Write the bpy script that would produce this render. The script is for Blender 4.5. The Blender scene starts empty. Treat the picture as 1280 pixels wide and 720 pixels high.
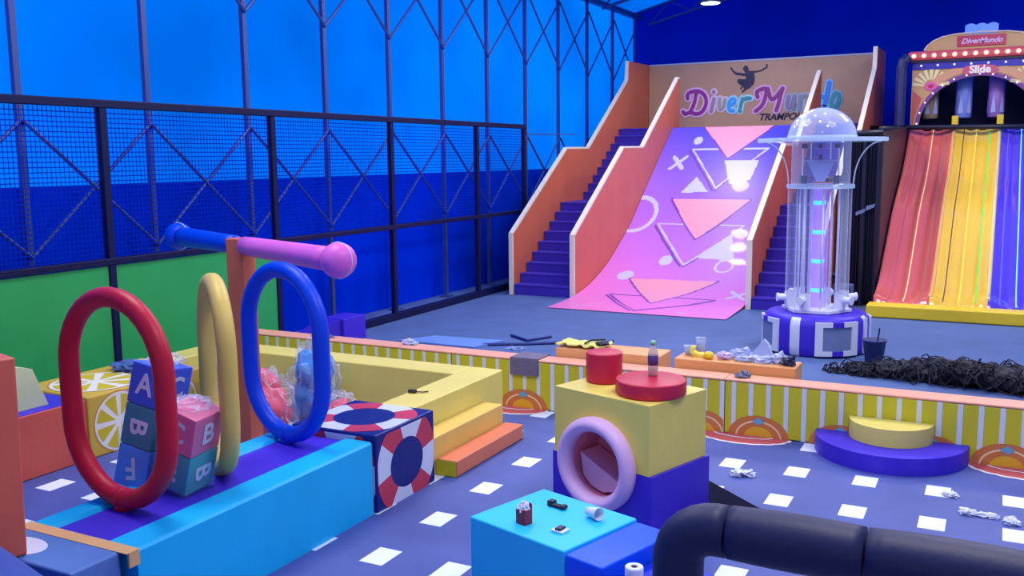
import bpy, bmesh, math, random
from mathutils import Vector, Matrix, noise
random.seed(7)
S = bpy.context.scene
COL = S.collection
PI = math.pi

# ------------------------------------------------------------ materials
def lin(c):
    r = []
    for v in c:
        v /= 255.0
        r.append(v/12.92 if v <= .04045 else ((v+.055)/1.055)**2.4)
    return (*r, 1)
MATS = {}
def mat(name, rgb, rough=.5, bump=.0, bscale=30, metal=0, var=.0, spec=.5, emit=0, ecol=None, coat=0):
    if name in MATS: return MATS[name]
    m = bpy.data.materials.new(name); m.use_nodes = True
    nt = m.node_tree; b = nt.nodes['Principled BSDF']
    b.inputs['Base Color'].default_value = lin(rgb)
    b.inputs['Roughness'].default_value = rough
    b.inputs['Metallic'].default_value = metal
    b.inputs['Specular IOR Level'].default_value = spec
    b.inputs['Coat Weight'].default_value = coat
    if emit:
        b.inputs['Emission Color'].default_value = lin(ecol or rgb)
        b.inputs['Emission Strength'].default_value = emit
    if bump or var:
        tc = nt.nodes.new('ShaderNodeTexCoord')
        n = nt.nodes.new('ShaderNodeTexNoise'); n.inputs['Scale'].default_value = bscale; n.inputs['Detail'].default_value = 3
        nt.links.new(tc.outputs['Object'], n.inputs['Vector'])
        if bump:
            bp = nt.nodes.new('ShaderNodeBump'); bp.inputs['Strength'].default_value = bump; bp.inputs['Distance'].default_value = .02
            nt.links.new(n.outputs['Fac'], bp.inputs['Height']); nt.links.new(bp.outputs['Normal'], b.inputs['Normal'])
        if var:
            n2 = nt.nodes.new('ShaderNodeTexNoise'); n2.inputs['Scale'].default_value = 2.2; n2.inputs['Detail'].default_value = 5
            nt.links.new(tc.outputs['Object'], n2.inputs['Vector'])
            h = nt.nodes.new('ShaderNodeHueSaturation'); h.inputs['Color'].default_value = lin(rgb)
            mr = nt.nodes.new('ShaderNodeMapRange'); mr.inputs['From Min'].default_value = .3; mr.inputs['From Max'].default_value = .7
            mr.inputs['To Min'].default_value = 1-var; mr.inputs['To Max'].default_value = 1+var
            nt.links.new(n2.outputs['Fac'], mr.inputs['Value']); nt.links.new(mr.outputs['Result'], h.inputs['Value'])
            nt.links.new(h.outputs['Color'], b.inputs['Base Color'])
    MATS[name] = m
    return m
def vinyl(name, rgb, rough=.42, var=.05): return mat(name, rgb, rough, .12, 14, var=var, spec=.28)

def clear(name, rgb=(235, 240, 255), alpha=.25, rough=.08, bump=0, bscale=18, glow=0, gcol=None):
    """thin clear acrylic / film: mostly see-through with a glossy skin"""
    if name in MATS: return MATS[name]
    m = bpy.data.materials.new(name); m.use_nodes = True; nt = m.node_tree
    nt.nodes.clear(); o = nt.nodes.new('ShaderNodeOutputMaterial')
    t = nt.nodes.new('ShaderNodeBsdfTransparent'); p = nt.nodes.new('ShaderNodeBsdfPrincipled')
    p.inputs['Base Color'].default_value = lin(rgb); p.inputs['Roughness'].default_value = rough
    if glow:
        p.inputs['Emission Color'].default_value = lin(gcol or rgb); p.inputs['Emission Strength'].default_value = glow
    mx = nt.nodes.new('ShaderNodeMixShader'); lw = nt.nodes.new('ShaderNodeLayerWeight'); lw.inputs['Blend'].default_value = .35
    mr = nt.nodes.new('ShaderNodeMapRange'); mr.inputs['To Min'].default_value = alpha; mr.inputs['To Max'].default_value = min(1, alpha+(.6 if alpha > .03 else .2))
    nt.links.new(lw.outputs['Facing'], mr.inputs['Value']); nt.links.new(mr.outputs['Result'], mx.inputs['Fac'])
    nt.links.new(t.outputs[0], mx.inputs[1]); nt.links.new(p.outputs[0], mx.inputs[2]); nt.links.new(mx.outputs[0], o.inputs['Surface'])
    if bump:
        n = nt.nodes.new('ShaderNodeTexNoise'); n.inputs['Scale'].default_value = bscale; n.inputs['Distortion'].default_value = 1.5
        tc = nt.nodes.new('ShaderNodeTexCoord'); nt.links.new(tc.outputs['Object'], n.inputs['Vector'])
        bp = nt.nodes.new('ShaderNodeBump'); bp.inputs['Strength'].default_value = bump; bp.inputs['Distance'].default_value = .05
        nt.links.new(n.outputs['Fac'], bp.inputs['Height']); nt.links.new(bp.outputs['Normal'], p.inputs['Normal'])
        nt.links.new(bp.outputs['Normal'], lw.inputs['Normal'])
    MATS[name] = m
    return m

def tarp(name, rgb, trans, tcol=None):
    """woven tarpaulin: part of the daylight outside soaks through it"""
    m = bpy.data.materials.new(name); m.use_nodes = True; nt = m.node_tree; nt.nodes.clear()
    o = nt.nodes.new('ShaderNodeOutputMaterial'); d = nt.nodes.new('ShaderNodeBsdfDiffuse'); d.inputs['Color'].default_value = lin(rgb)
    t = nt.nodes.new('ShaderNodeBsdfTranslucent'); t.inputs['Color'].default_value = lin(tcol or rgb)
    mx = nt.nodes.new('ShaderNodeMixShader'); mx.inputs['Fac'].default_value = trans
    tc = nt.nodes.new('ShaderNodeTexCoord'); n = nt.nodes.new('ShaderNodeTexNoise'); n.inputs['Scale'].default_value = 1.1
    mp = nt.nodes.new('ShaderNodeMapping'); mp.inputs['Scale'].default_value = (1, .8, .25)
    nt.links.new(tc.outputs['Object'], mp.inputs['Vector']); nt.links.new(mp.outputs['Vector'], n.inputs['Vector'])
    bp = nt.nodes.new('ShaderNodeBump'); bp.inputs['Strength'].default_value = .5; bp.inputs['Distance'].default_value = .25
    nt.links.new(n.outputs['Fac'], bp.inputs['Height']); nt.links.new(bp.outputs['Normal'], d.inputs['Normal']); nt.links.new(bp.outputs['Normal'], t.inputs['Normal'])
    n2 = nt.nodes.new('ShaderNodeTexNoise'); n2.inputs['Scale'].default_value = .35; n2.inputs['Detail'].default_value = 2; nt.links.new(tc.outputs['Object'], n2.inputs['Vector'])
    mr = nt.nodes.new('ShaderNodeMapRange'); mr.inputs['From Min'].default_value = .3; mr.inputs['From Max'].default_value = .7; mr.inputs['To Min'].default_value = .62; mr.inputs['To Max'].default_value = 1.0
    nt.links.new(n2.outputs['Fac'], mr.inputs['Value'])
    for sh, col in ((d, rgb), (t, tcol or rgb)):
        h = nt.nodes.new('ShaderNodeHueSaturation'); h.inputs['Color'].default_value = lin(col); nt.links.new(mr.outputs['Result'], h.inputs['Value']); nt.links.new(h.outputs['Color'], sh.inputs['Color'])
    nt.links.new(d.outputs[0], mx.inputs[1]); nt.links.new(t.outputs[0], mx.inputs[2]); nt.links.new(mx.outputs[0], o.inputs['Surface'])
    MATS[name] = m
    return m

# ------------------------------------------------------------ object helpers
ORG = {}
def meta(o, label=None, cat=None, group=None, kind=None):
    if label: o['label'] = label
    if cat: o['category'] = cat
    if group: o['group'] = group
    if kind: o['kind'] = kind
    return o
def thing(name, loc, label, cat, group=None, kind=None):
    o = bpy.data.objects.new(name, None); COL.objects.link(o); o.location = loc; o.empty_display_size = .1
    ORG[o] = Vector(loc)
    return meta(o, label, cat, group, kind)
def mk(name, bm, mats, parent=None, loc=None, smooth=False, label=None, cat=None, group=None, kind=None, wn=False, recalc=True):
    if recalc: bmesh.ops.recalc_face_normals(bm, faces=bm.faces)
    if parent is not None: org = ORG[parent]
    else:
        if loc is None:
            xs = [v.co for v in bm.verts]
            loc = (sum(v.x for v in xs)/len(xs), sum(v.y for v in xs)/len(xs), min(v.z for v in xs))
        org = Vector(loc)
    bmesh.ops.translate(bm, verts=bm.verts, vec=-org)
    me = bpy.data.meshes.new(name); bm.to_mesh(me); bm.free()
    if not isinstance(mats, (list, tuple)): mats = [mats]
    for m in mats: me.materials.append(m)
    if smooth or wn:
        for p in me.polygons: p.use_smooth = True
    o = bpy.data.objects.new(name, me); COL.objects.link(o)
    if parent is not None:
        o.parent = parent
    else: o.location = org
    ORG[o] = org
    if wn:
        w = o.modifiers.new('wn', 'WEIGHTED_NORMAL'); w.weight = 100
    return meta(o, label, cat, group, kind)
def NB(): return bmesh.new()
def box(bm, x0, x1, y0, y1, z0, z1, bev=0, mi=0, M=None, seg=2):
    r = bmesh.ops.create_cube(bm, size=1)
    vs = r['verts']
    for v in vs:
        v.co = Vector(((x0+x1)/2+v.co.x*(x1-x0), (y0+y1)/2+v.co.y*(y1-y0), (z0+z1)/2+v.co.z*(z1-z0)))
    fs = set(f for v in vs for f in v.link_faces)
    if bev:
        es = list(set(e for v in vs for e in v.link_edges))
        rr = bmesh.ops.bevel(bm, geom=es, offset=bev, segments=seg, profile=.5, affect='EDGES')
        fs = set(f for f in bm.faces if f in fs or f in set(rr['faces'])) | set(rr['faces'])
        vs = list(set(v for f in fs for v in f.verts))
    for f in fs: f.material_index = mi
    if M is not None:
        for v in vs: v.co = M @ v.co
    return vs
def prism(bm, pts, d, mi=0):
    """pts: 3-D ring; d: extrusion vector"""
    d = Vector(d); a = [bm.verts.new(Vector(p)) for p in pts]; b = [bm.verts.new(Vector(p)+d) for p in pts]
    fs = [bm.faces.new(a), bm.faces.new(list(reversed(b)))]
    n = len(a)
    for i in range(n): fs.append(bm.faces.new((a[i], b[i], b[(i+1) % n], a[(i+1) % n])))
    for f in fs: f.material_index = mi; f.normal_update()
    if n > 4: bmesh.ops.triangulate(bm, faces=fs[:2])
    return a+b
def tube(bm, pts, r, seg=12, closed=False, mi=0, cap=True):
    pts = [Vector(p) for p in pts]; n = len(pts); rs = r if isinstance(r, (list, tuple)) else [r]*n
    rings = []; prev = None
    for i, p in enumerate(pts):
        if closed: t = pts[(i+1) % n]-pts[i-1]
        else: t = pts[min(i+1, n-1)]-pts[max(i-1, 0)]
        t.normalize()
        if prev is None:
            u = t.orthogonal().normalized()
        else:
            u = (prev-t*prev.dot(t))
            if u.length < 1e-5: u = t.orthogonal()
            u.normalize()
        prev = u; w = t.cross(u)
        rings.append([bm.verts.new(p+(u*math.cos(2*PI*k/seg)+w*math.sin(2*PI*k/seg))*rs[i]) for k in range(seg)])
    off = 0
    if closed:
        a, b = rings[-1], rings[0]
        off = min(range(seg), key=lambda s: (a[0].co-b[s].co).length)
    for i in range(n if closed else n-1):
        a = rings[i]; b = rings[(i+1) % n]; o = off if (closed and i == n-1) else 0
        for k in range(seg):
            f = bm.faces.new((a[k], a[(k+1) % seg], b[(k+1+o) % seg], b[(k+o) % seg])); f.material_index = mi
    if cap and not closed:
        for rr in (rings[0], rings[-1]):
            f = bm.faces.new(rr); f.material_index = mi
def lathe(bm, prof, c, seg=32, mi=0, M=None, cap=False):
    """prof: list of (r,z) about c"""
    rings = []
    allv = []
    for r, z in prof:
        if r < 1e-6: ring = [bm.verts.new(Vector((c[0], c[1], c[2]+z)))]
        else: ring = [bm.verts.new(Vector((c[0]+r*math.cos(2*PI*k/seg), c[1]+r*math.sin(2*PI*k/seg), c[2]+z))) for k in range(seg)]
        rings.append(ring); allv += ring
    for a, b in zip(rings, rings[1:]):
        for k in range(seg):
            q = [a[k % len(a)], a[(k+1) % len(a)], b[(k+1) % len(b)], b[k % len(b)]]
            u = []
            for v in q:
                if v not in u: u.append(v)
            if len(u) > 2:
                f = bm.faces.new(u); f.material_index = mi
    if M is not None:
        for v in allv: v.co = M @ v.co
    return allv
def frame(o, ex, ey, ez):
    m = Matrix((ex, ey, ez)).transposed().to_4x4(); m.translation = Vector(o); return m
def poly(bm, pts, mi=0):
    f = bm.faces.new([bm.verts.new(Vector(p)) for p in pts]); f.material_index = mi; f.normal_update()
    return bmesh.ops.triangulate(bm, faces=[f])
def text_bm(bm, s, M, size, mi=0, shear=0, off=0, ext=.003, ax='CENTER'):
    c = bpy.data.curves.new('t', 'FONT'); c.body = s; c.size = size; c.shear = shear; c.offset = off; c.extrude = ext
    c.align_x = ax; c.align_y = 'CENTER'; c.resolution_u = 3
    o = bpy.data.objects.new('t', c); COL.objects.link(o)
    bpy.context.view_layer.update()
    me = bpy.data.meshes.new_from_object(o.evaluated_get(bpy.context.evaluated_depsgraph_get()))
    me.transform(M)
    n0 = len(bm.faces); bm.from_mesh(me); bm.faces.ensure_lookup_table()
    for f in bm.faces[n0:]: f.material_index = mi
    bpy.data.objects.remove(o); bpy.data.curves.remove(c); bpy.data.meshes.remove(me)
def lump(bm, c, sx, sy, sz, amp=.35, seed=0, sub=3, freq=2.2, mi=0, flat=True):
    r = bmesh.ops.create_icosphere(bm, subdivisions=sub, radius=1)
    for v in r['verts']:
        d = v.co.copy(); k = 1+amp*noise.noise(d*freq+Vector((seed*3.7, seed, 5)))+amp*.5*noise.noise(d*freq*2.7+Vector((seed, 9, seed)))
        q = Vector((d.x*sx*k, d.y*sy*k, d.z*sz*k))
        if flat and q.z < -sz*.75: q.z = -sz*.75
        v.co = q+Vector(c)+Vector((0, 0, sz*.75 if flat else 0))
    for v in r['verts']:
        for f in v.link_faces: f.material_index = mi

# ------------------------------------------------------------ palette
orange = vinyl('orange_vinyl', (222, 126, 90)); orange_top = vinyl('peach_vinyl', (240, 170, 140))
yellow = vinyl('yellow_vinyl', (232, 216, 112)); kerb_y = vinyl('lime_yellow_vinyl', (204, 196, 44))
ltblue = vinyl('light_blue_vinyl', (18, 182, 236)); purple = vinyl('purple_vinyl', (66, 44, 200))
cubeblue = vinyl('blue_vinyl', (0, 88, 248)); red = vinyl('red_vinyl', (196, 38, 70)); navy = vinyl('navy_vinyl', (18, 34, 120))
white = vinyl('white_vinyl', (214, 220, 236)); ringred = vinyl('ring_red', (190, 26, 54)); ringyel = vinyl('ring_yellow', (218, 190, 96)); ringblue = vinyl('ring_blue', (0, 66, 214))
lifered = vinyl('life_red', (200, 62, 84)); steelblue = vinyl('slate_blue_vinyl', (92, 128, 190)); slabblue = vinyl('dusk_blue_vinyl', (66, 92, 168))
blackf = mat('black_foam', (26, 32, 74), .55, .08, 30); fr_dark = mat('dark_steel', (10, 16, 66), .5, spec=.25)
steel = mat('galvanised_steel', (64, 84, 150), .45, .1, 60, metal=.3)
cream = mat('cream_trim', (232, 224, 204), .5); stairp = mat('stair_carpet', (54, 34, 170), .8, .2, 80); nosing = mat('stair_nosing', (104, 86, 206), .6)
boardm = mat('tan_board', (186, 148, 118), .45, .05, 10, var=.05); wallor = mat('orange_panel', (204, 104, 74), .45, .05, 12, var=.06)
pvc = mat('white_plastic', (222, 226, 240), .35); paper = mat('paper', (226, 230, 242), .8, .3, 40)

# ------------------------------------------------------------ camera
Rm = Matrix(((0.8894374128366651, -0.05286062143473721, 0.4539899154694442), (0.45693735751107445, 0.12556489986889688, -0.8805916801967358), (-0.010456574831950893, 0.9906761381109606, 0.13583611235726864)))
cam = bpy.data.cameras.new('camera'); co = bpy.data.objects.new('camera', cam); COL.objects.link(co)
co.matrix_world = Matrix.Translation((0, 0, 2.5)) @ Rm.to_4x4()
cam.sensor_width = 36; cam.lens = 1185.2/1280*36; cam.clip_end = 200; S.camera = co

# ------------------------------------------------------------ the hall
floor_m = mat('slate_floor', (72, 98, 150), .75, .25, 6, var=.1)
bm = NB(); box(bm, -9.3, 14, -6, 25.2, -.1, 0); mk('floor', bm, floor_m, loc=(0, 10, -.1), kind='structure')
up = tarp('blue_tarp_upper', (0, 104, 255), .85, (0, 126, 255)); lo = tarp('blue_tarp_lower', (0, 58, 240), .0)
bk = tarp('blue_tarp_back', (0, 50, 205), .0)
bm = NB()
def sheet(bm, x, y0, y1, z0, z1, ny, nz, mi, amp=.0):
    g = [[bm.verts.new((x+amp*math.sin(y0*3+j*.9)*math.sin(PI*(i/nz)), y0+(y1-y0)*j/ny, z0+(z1-z0)*i/nz)) for j in range(ny+1)] for i in range(nz+1)]
    for i in range(nz):
        for j in range(ny):
            f = bm.faces.new((g[i][j], g[i][j+1], g[i+1][j+1], g[i+1][j])); f.material_index = mi
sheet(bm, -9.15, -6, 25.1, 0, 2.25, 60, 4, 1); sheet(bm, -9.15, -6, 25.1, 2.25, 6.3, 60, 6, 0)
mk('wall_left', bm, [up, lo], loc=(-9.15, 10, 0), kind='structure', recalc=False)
bm = NB(); a = 40
g = []
for j in range(a+1):
    x = -9.15+23.2*j/a; g.append((x, 6.3+.27*(x+9.15)-.0095*(x+9.15)**2))
v0 = [bm.verts.new((x, 25.1, 0)) for x, z in g]; v1 = [bm.verts.new((x, 25.1, z)) for x, z in g]
for j in range(a): bm.faces.new((v0[j], v0[j+1], v1[j+1], v1[j]))
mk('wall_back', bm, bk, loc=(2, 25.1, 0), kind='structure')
bm = NB(); v0 = [bm.verts.new((x, -6, z)) for x, z in g]; v1 = [bm.verts.new((x, 25.1, z)) for x, z in g]
for j in range(a): bm.faces.new((v0[j], v0[j+1], v1[j+1], v1[j]))
mk('ceiling', bm, up, loc=(2, 10, 6.3), kind='structure')

# lattice of galvanised tubes along the tarp wall
t = thing('wall_truss', (-8.95, 14, 0), 'galvanised steel lattice of columns and crossed braces along the blue tarp wall', 'metal frame')
ys = [6.43+1.66*k for k in range(-4, 12)]
for y in ys:
    bm = NB(); box(bm, -8.98, -8.92, y-.035, y+.035, 0, 6.2); box(bm, -9.02, -8.84, y-.1, y+.1, 0, .02)
    mk('column', bm, steel, t)
for za, zb in ((1.52, 2.94), (4.43, 5.9)):
    for i in range(len(ys)-1):
        for s in (0, 1):
            p = Vector((-8.9-.015*s, ys[i], za if s else zb)); q = Vector((-8.9-.015*s, ys[i+1], zb if s else za))
            bm = NB(); tube(bm, [p, q], .022, 6); mk('brace', bm, steel, t)
for z in (6.2,):
    bm = NB(); box(bm, -9.0, -8.86, -6, 25, z-.06, z+.06); mk('eave_beam', bm, steel, t)
for y in (18.0, 21.4, 24.7):
    t = thing('roof_truss', (-8.9, y, 6.2), {18.0: 'nearest curved steel roof arch under the blue roof tarp', 21.4: 'middle curved steel roof arch springing from the tarp wall', 24.7: 'curved steel roof arch closest to the dark back wall'}[y], 'roof arch')
    gg = [(x, z) for x, z in g]
    for dz, nm in ((-.08, 'upper_chord'), (-.5, 'lower_chord')):
        bm = NB(); tube(bm, [(x, y, z+dz) for x, z in gg[0 if dz > -.1 else 1:]], .035, 6); mk(nm, bm, steel, t)
    for j in range(1, 18):
        bm = NB(); x0, z0 = gg[j]; x1, z1 = gg[j+1]
        tube(bm, [(x0, y, z0-(.5 if j % 2 else .08)), (x1, y, z1-(.08 if j % 2 else .5))], .02, 5); mk('web', bm, steel, t)

# ------------------------------------------------------------ safety fence
fy = [4.27, 6.93, 9.52, 12.19, 14.87, 16.75]
t = thing('safety_fence', (-8.35, 10, 0), 'tall dark steel fence with netting above and green panels at its near end', 'fence')
for y in fy[:]+[1.6]:
    bm = NB(); box(bm, -8.39, -8.31, y-.042, y+.042, 0, 3.13, .008); mk('post', bm, fr_dark, t)
for n, z, h in (('top_rail', 3.1, .042), ('middle_rail', 1.46, .035), ('bottom_rail', .06, .055)):
    bm = NB(); box(bm, -8.4, -8.3, 1.6, 16.75, z-h, z+h, .008); mk(n, bm, fr_dark, t)
netm = bpy.data.materials.new('knotted_net'); netm.use_nodes = True; nt = netm.node_tree; nt.nodes.clear()
o_ = nt.nodes.new('ShaderNodeOutputMaterial'); tr = nt.nodes.new('ShaderNodeBsdfTransparent'); df = nt.nodes.new('ShaderNodeBsdfDiffuse'); df.inputs['Color'].default_value = lin((10, 40, 170))
mx = nt.nodes.new('ShaderNodeMixShader'); tc = nt.nodes.new('ShaderNodeTexCoord'); sp = nt.nodes.new('ShaderNodeSeparateXYZ'); nt.links.new(tc.outputs['Object'], sp.inputs[0])
fac = []
for ax, per in (('Y', .05), ('Z', .05)):
    mu = nt.nodes.new('ShaderNodeMath'); mu.operation = 'DIVIDE'; mu.inputs[1].default_value = per; nt.links.new(sp.outputs[ax], mu.inputs[0])
    fr = nt.nodes.new('ShaderNodeMath'); fr.operation = 'FRACT'; nt.links.new(mu.outputs[0], fr.inputs[0])
    lt = nt.nodes.new('ShaderNodeMath'); lt.operation = 'LESS_THAN'; lt.inputs[1].default_value = .2; nt.links.new(fr.outputs[0], lt.inputs[0]); fac.append(lt)
mxx = nt.nodes.new('ShaderNodeMath'); mxx.operation = 'MAXIMUM'; nt.links.new(fac[0].outputs[0], mxx.inputs[0]); nt.links.new(fac[1].outputs[0], mxx.inputs[1])
nt.links.new(mxx.outputs[0], mx.inputs['Fac']); nt.links.new(tr.outputs[0], mx.inputs[1]); nt.links.new(df.outputs[0], mx.inputs[2]); nt.links.new(mx.outputs[0], o_.inputs['Surface'])
greenm = mat('green_panel', (34, 160, 84), .5, .15, 4, var=.05)
fy2 = [1.6]+fy
for a_, b_ in zip(fy2, fy2[1:]):
    bm = NB(); sheet(bm, -8.352, a_+.05, b_-.05, 1.5, 3.05, 6, 3, 0); mk('net', bm, netm, t, recalc=False)
for a_, b_ in zip(fy2[:3], fy2[1:4]):
    bm = NB(); box(bm, -8.36, -8.33, a_+.05, b_-.05, .12, 1.415); mk('green_panel', bm, greenm, t, label='green panel')
# thin guard wire running on to the slide
bm = NB(); tube(bm, [(-8.3, 16.8, 2.96), (-8.02, 18.6, 2.98)], .012, 6)
mk('guard_wire', bm, steel, t)

# ------------------------------------------------------------ play mat with printed tiles
pm = bpy.data.materials.new('printed_play_mat'); pm.use_nodes = True; nt = pm.node_tree; b = nt.nodes['Principled BSDF']; b.inputs['Roughness'].default_value = .6
tc = nt.nodes.new('ShaderNodeTexCoord'); sp = nt.nodes.new('ShaderNodeSeparateXYZ'); nt.links.new(tc.outputs['Object'], sp.inputs[0])
fs = []
for ax, off, per, w in (('X', -.90, .5115, .17), ('Y', 6.655, .693, .235)):
    s1 = nt.nodes.new('ShaderNodeMath'); s1.operation = 'SUBTRACT'; s1.inputs[1].default_value = off-per*20; nt.links.new(sp.outputs[ax], s1.inputs[0])
    d1 = nt.nodes.new('ShaderNodeMath'); d1.operation = 'DIVIDE'; d1.inputs[1].default_value = per; nt.links.new(s1.outputs[0], d1.inputs[0])
    f1 = nt.nodes.new('ShaderNodeMath'); f1.operation = 'FRACT'; nt.links.new(d1.outputs[0], f1.inputs[0])
    l1 = nt.nodes.new('ShaderNodeMath'); l1.operation = 'LESS_THAN'; l1.inputs[1].default_value = w/per; nt.links.new(f1.outputs[0], l1.inputs[0]); fs.append(l1)
mn = nt.nodes.new('ShaderNodeMath'); mn.operation = 'MULTIPLY'; nt.links.new(fs[0].outputs[0], mn.inputs[0]); nt.links.new(fs[1].outputs[0], mn.inputs[1])
nz = nt.nodes.new('ShaderNodeTexNoise'); nz.inputs['Scale'].default_value = 1.6; nz.inputs['Detail'].default_value = 6; nt.links.new(tc.outputs['Object'], nz.inputs['Vector'])
cr = nt.nodes.new('ShaderNodeValToRGB'); cr.color_ramp.elements[0].position = .3; cr.color_ramp.elements[0].color = lin((64, 80, 148)); cr.color_ramp.elements[1].position = .7; cr.color_ramp.elements[1].color = lin((80, 96, 168))
nt.links.new(nz.outputs['Fac'], cr.inputs['Fac'])
mc = nt.nodes.new('ShaderNodeMix'); mc.data_type = 'RGBA'; mc.inputs[7].default_value = lin((232, 240, 252)); nt.links.new(mn.outputs[0], mc.inputs[0]); nt.links.new(cr.outputs['Color'], mc.inputs[6]); nt.links.new(mc.outputs[2], b.inputs['Base Color'])
bp = nt.nodes.new('ShaderNodeBump'); bp.inputs['Strength'].default_value = .08; nt.links.new(nz.outputs['Fac'], bp.inputs['Height']); nt.links.new(bp.outputs['Normal'], b.inputs['Normal'])
printred = mat('printed_red', (206, 92, 92), .6); printwhite = mat('printed_white', (240, 236, 236), .6)
bm = NB(); box(bm, -8.1, 3.6, .5, 8.29, 0, .012)
def scallop(cx, rx, ry, y0=8.285):
    # red half disc with a scalloped white rim, printed on the mat
    n = 60; out = []
    for i in range(n+1):
        a = PI+PI*i/n; k = 1+.035*abs(math.sin(a*9)); out.append((cx+rx*k*math.cos(a), y0+ry*k*math.sin(a), .0135))
    poly(bm, out, 2); poly(bm, [(cx+(x-cx)*.93, y0+(y-y0)*.88, .0145) for x, y, z in out], 1)
    poly(bm, [(cx+(x-cx)*.62, y0+(y-y0)*.36, .0155) for x, y, z in out], 2); poly(bm, [(cx+(x-cx)*.57, y0+(y-y0)*.28, .0165) for x, y, z in out], 1)
for cx in (-4.3, -1.95, .28, 1.9): scallop(cx, .42, .27)
mk('play_mat', bm, [pm, printred, printwhite], loc=(0, 0, 0), label='large blue play mat printed with rows of white rectangles', cat='floor mat')

# ------------------------------------------------------------ yellow striped barrier
stripe = mat('stripe_grey_white', (214, 224, 226), .5); arcm = mat('arc_brown', (206, 124, 62), .5); arcc = mat('arc_cream', (246, 214, 170), .5); arcy = mat('arc_amber', (226, 176, 40), .5); dia = mat('diamond_blue', (110, 170, 196), .5)
names = {-7.87: 'striped yellow barrier segment at the far left beside the green panels', -5.0: 'striped yellow barrier segment behind the cube, with a grey cloth over it', -2.13: 'striped yellow barrier segment behind the half-round steps', .74: 'striped yellow barrier segment cut off by the right edge'}
for x0 in (-7.87, -5.0, -2.13, .74):
    t = thing('padded_barrier', (x0+1.43, 8.41, 0), names[x0], 'padded barrier', 'padded barrier segments')
    bm = NB(); box(bm, x0+.004, x0+2.866, 8.3, 8.53, .013, .49, .008)
    for k in range(19):
        x = x0+.085+.1535*k
        if x > x0+2.85: break
        box(bm, x-.02, x+.02, 8.296, 8.302, .013, .488, mi=1)
    for cx in {-7.87: (-6.9,), -5.0: (-4.16, -3.1, -2.34), -2.13: (-1.82, -1.12, -.4, .15), .74: (1.1, 2.2)}[x0]:
        def half(r, ry, yy, mi, r2=None, ry2=None):
            n = 24; lo_, hi_ = x0+.006, x0+2.864
            P = [(min(hi_, max(lo_, cx+r*math.cos(PI*i/n))), yy, .002+ry*math.sin(PI*i/n)) for i in range(n+1)]
            poly(bm, P, mi)
        half(.27, .2, 8.2945, 2); half(.205, .155, 8.293, 3); half(.19, .14, 8.2915, 2); half(.125, .1, 8.29, 4)
        if x0 < cx-.06 and cx+.06 < x0+2.87: poly(bm, [(cx-.055, 8.2885, .15), (cx, 8.2885, .19), (cx+.055, 8.2885, .15), (cx, 8.2885, .115)], 5)
    mk('body', bm, [kerb_y, stripe, arcm, arcc, arcy, dia], t)
    bm = NB(); box(bm, x0+.002, x0+2.868, 8.294, 8.535, .49, .512, .009); mk('top_cap', bm, orange_top, t, label='peach top cap', wn=True)

# ------------------------------------------------------------ balance beam bench with rings
t = thing('padded_beam', (-4.23, 4.24, 0), 'long light blue padded beam with a purple channel carrying the three rings', 'padded beam')
bm = NB()
P = [(-4.66, .013), (-3.83, .013), (-3.83, .525), (-3.845, .54), (-4.05, .54), (-4.07, .515), (-4.49, .515), (-4.51, .54), (-4.645, .54), (-4.66, .525)]
prism(bm, [(x, 3.22, z) for x, z in P], (0, 2.04, 0)); mk('body', bm, ltblue, t)
bm = NB(); box(bm, -4.49, -4.07, 3.222, 5.258, .512, .522, .004); mk('channel_mat', bm, purple, t, label='purple channel mat')
bm = NB(); box(bm, -4.665, -3.825, 3.15, 3.232, .5405, .543); box(bm, -3.84, -3.826, 3.167, 3.232, .46, .5405); mk('tape_strip', bm, mat('tan_tape', (226, 176, 112), .5), None, label='tan tape strip joining the grey-blue block to the light blue beam', cat='tape')

def ring_pts(w, z0, z1, n=16):
    P = []; r = w
    for i in range(n+1):
        a = PI*i/n; P.append((r*math.cos(a), z1-r*1.0+r*math.sin(a)))
    for i in range(n+1):
        a = PI+PI*i/n; P.append((r*math.cos(a), z0+r+r*math.sin(a)))
    # densify straights
    Q = []
    for i in range(len(P)):
        a, b_ = P[i], P[(i+1) % len(P)]; d = math.dist(a, b_); k = max(1, int(d/.08))
        for s in range(k):
            if d > 1e-6: Q.append((a[0]+(b_[0]-a[0])*s/k, a[1]+(b_[1]-a[1])*s/k))
    return Q
for c, yaw, m, lab in (((-4.40, 3.63), math.radians(-4), ringred, 'red padded hoop standing upright, nearest on the beam'), ((-4.34, 4.35), math.radians(-37), ringyel, 'yellow padded hoop seen nearly edge-on between the others'), ((-4.40, 5.05), math.radians(-14), ringblue, 'blue padded hoop standing at the far end of the beam')):
    t = thing('padded_hoop', (c[0], c[1], .52), lab, 'hoop', 'padded hoops on the beam')
    bm = NB(); tube(bm, [(c[0]+x*math.cos(yaw), c[1]+x*math.sin(yaw), z) for x, z in ring_pts(.42, .586, 1.755)], .058, 16, True); mk('tube', bm, m, t, smooth=True)
    bm = NB(); lathe(bm, [(0, 0), (.055, 0), (.05, .03), (.03, .06)], (c[0], c[1], .521), 16); mk('foot', bm, m, t, smooth=True)
    # seam band at the bottom where the sleeve is joined
    bm = NB(); tube(bm, [(c[0]+x*math.cos(yaw), c[1]+x*math.sin(yaw), .587+x*x*1.2) for x in (-.02, 0, .02)], .062, 16); mk('seam_band', bm, m, t, smooth=True)

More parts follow.
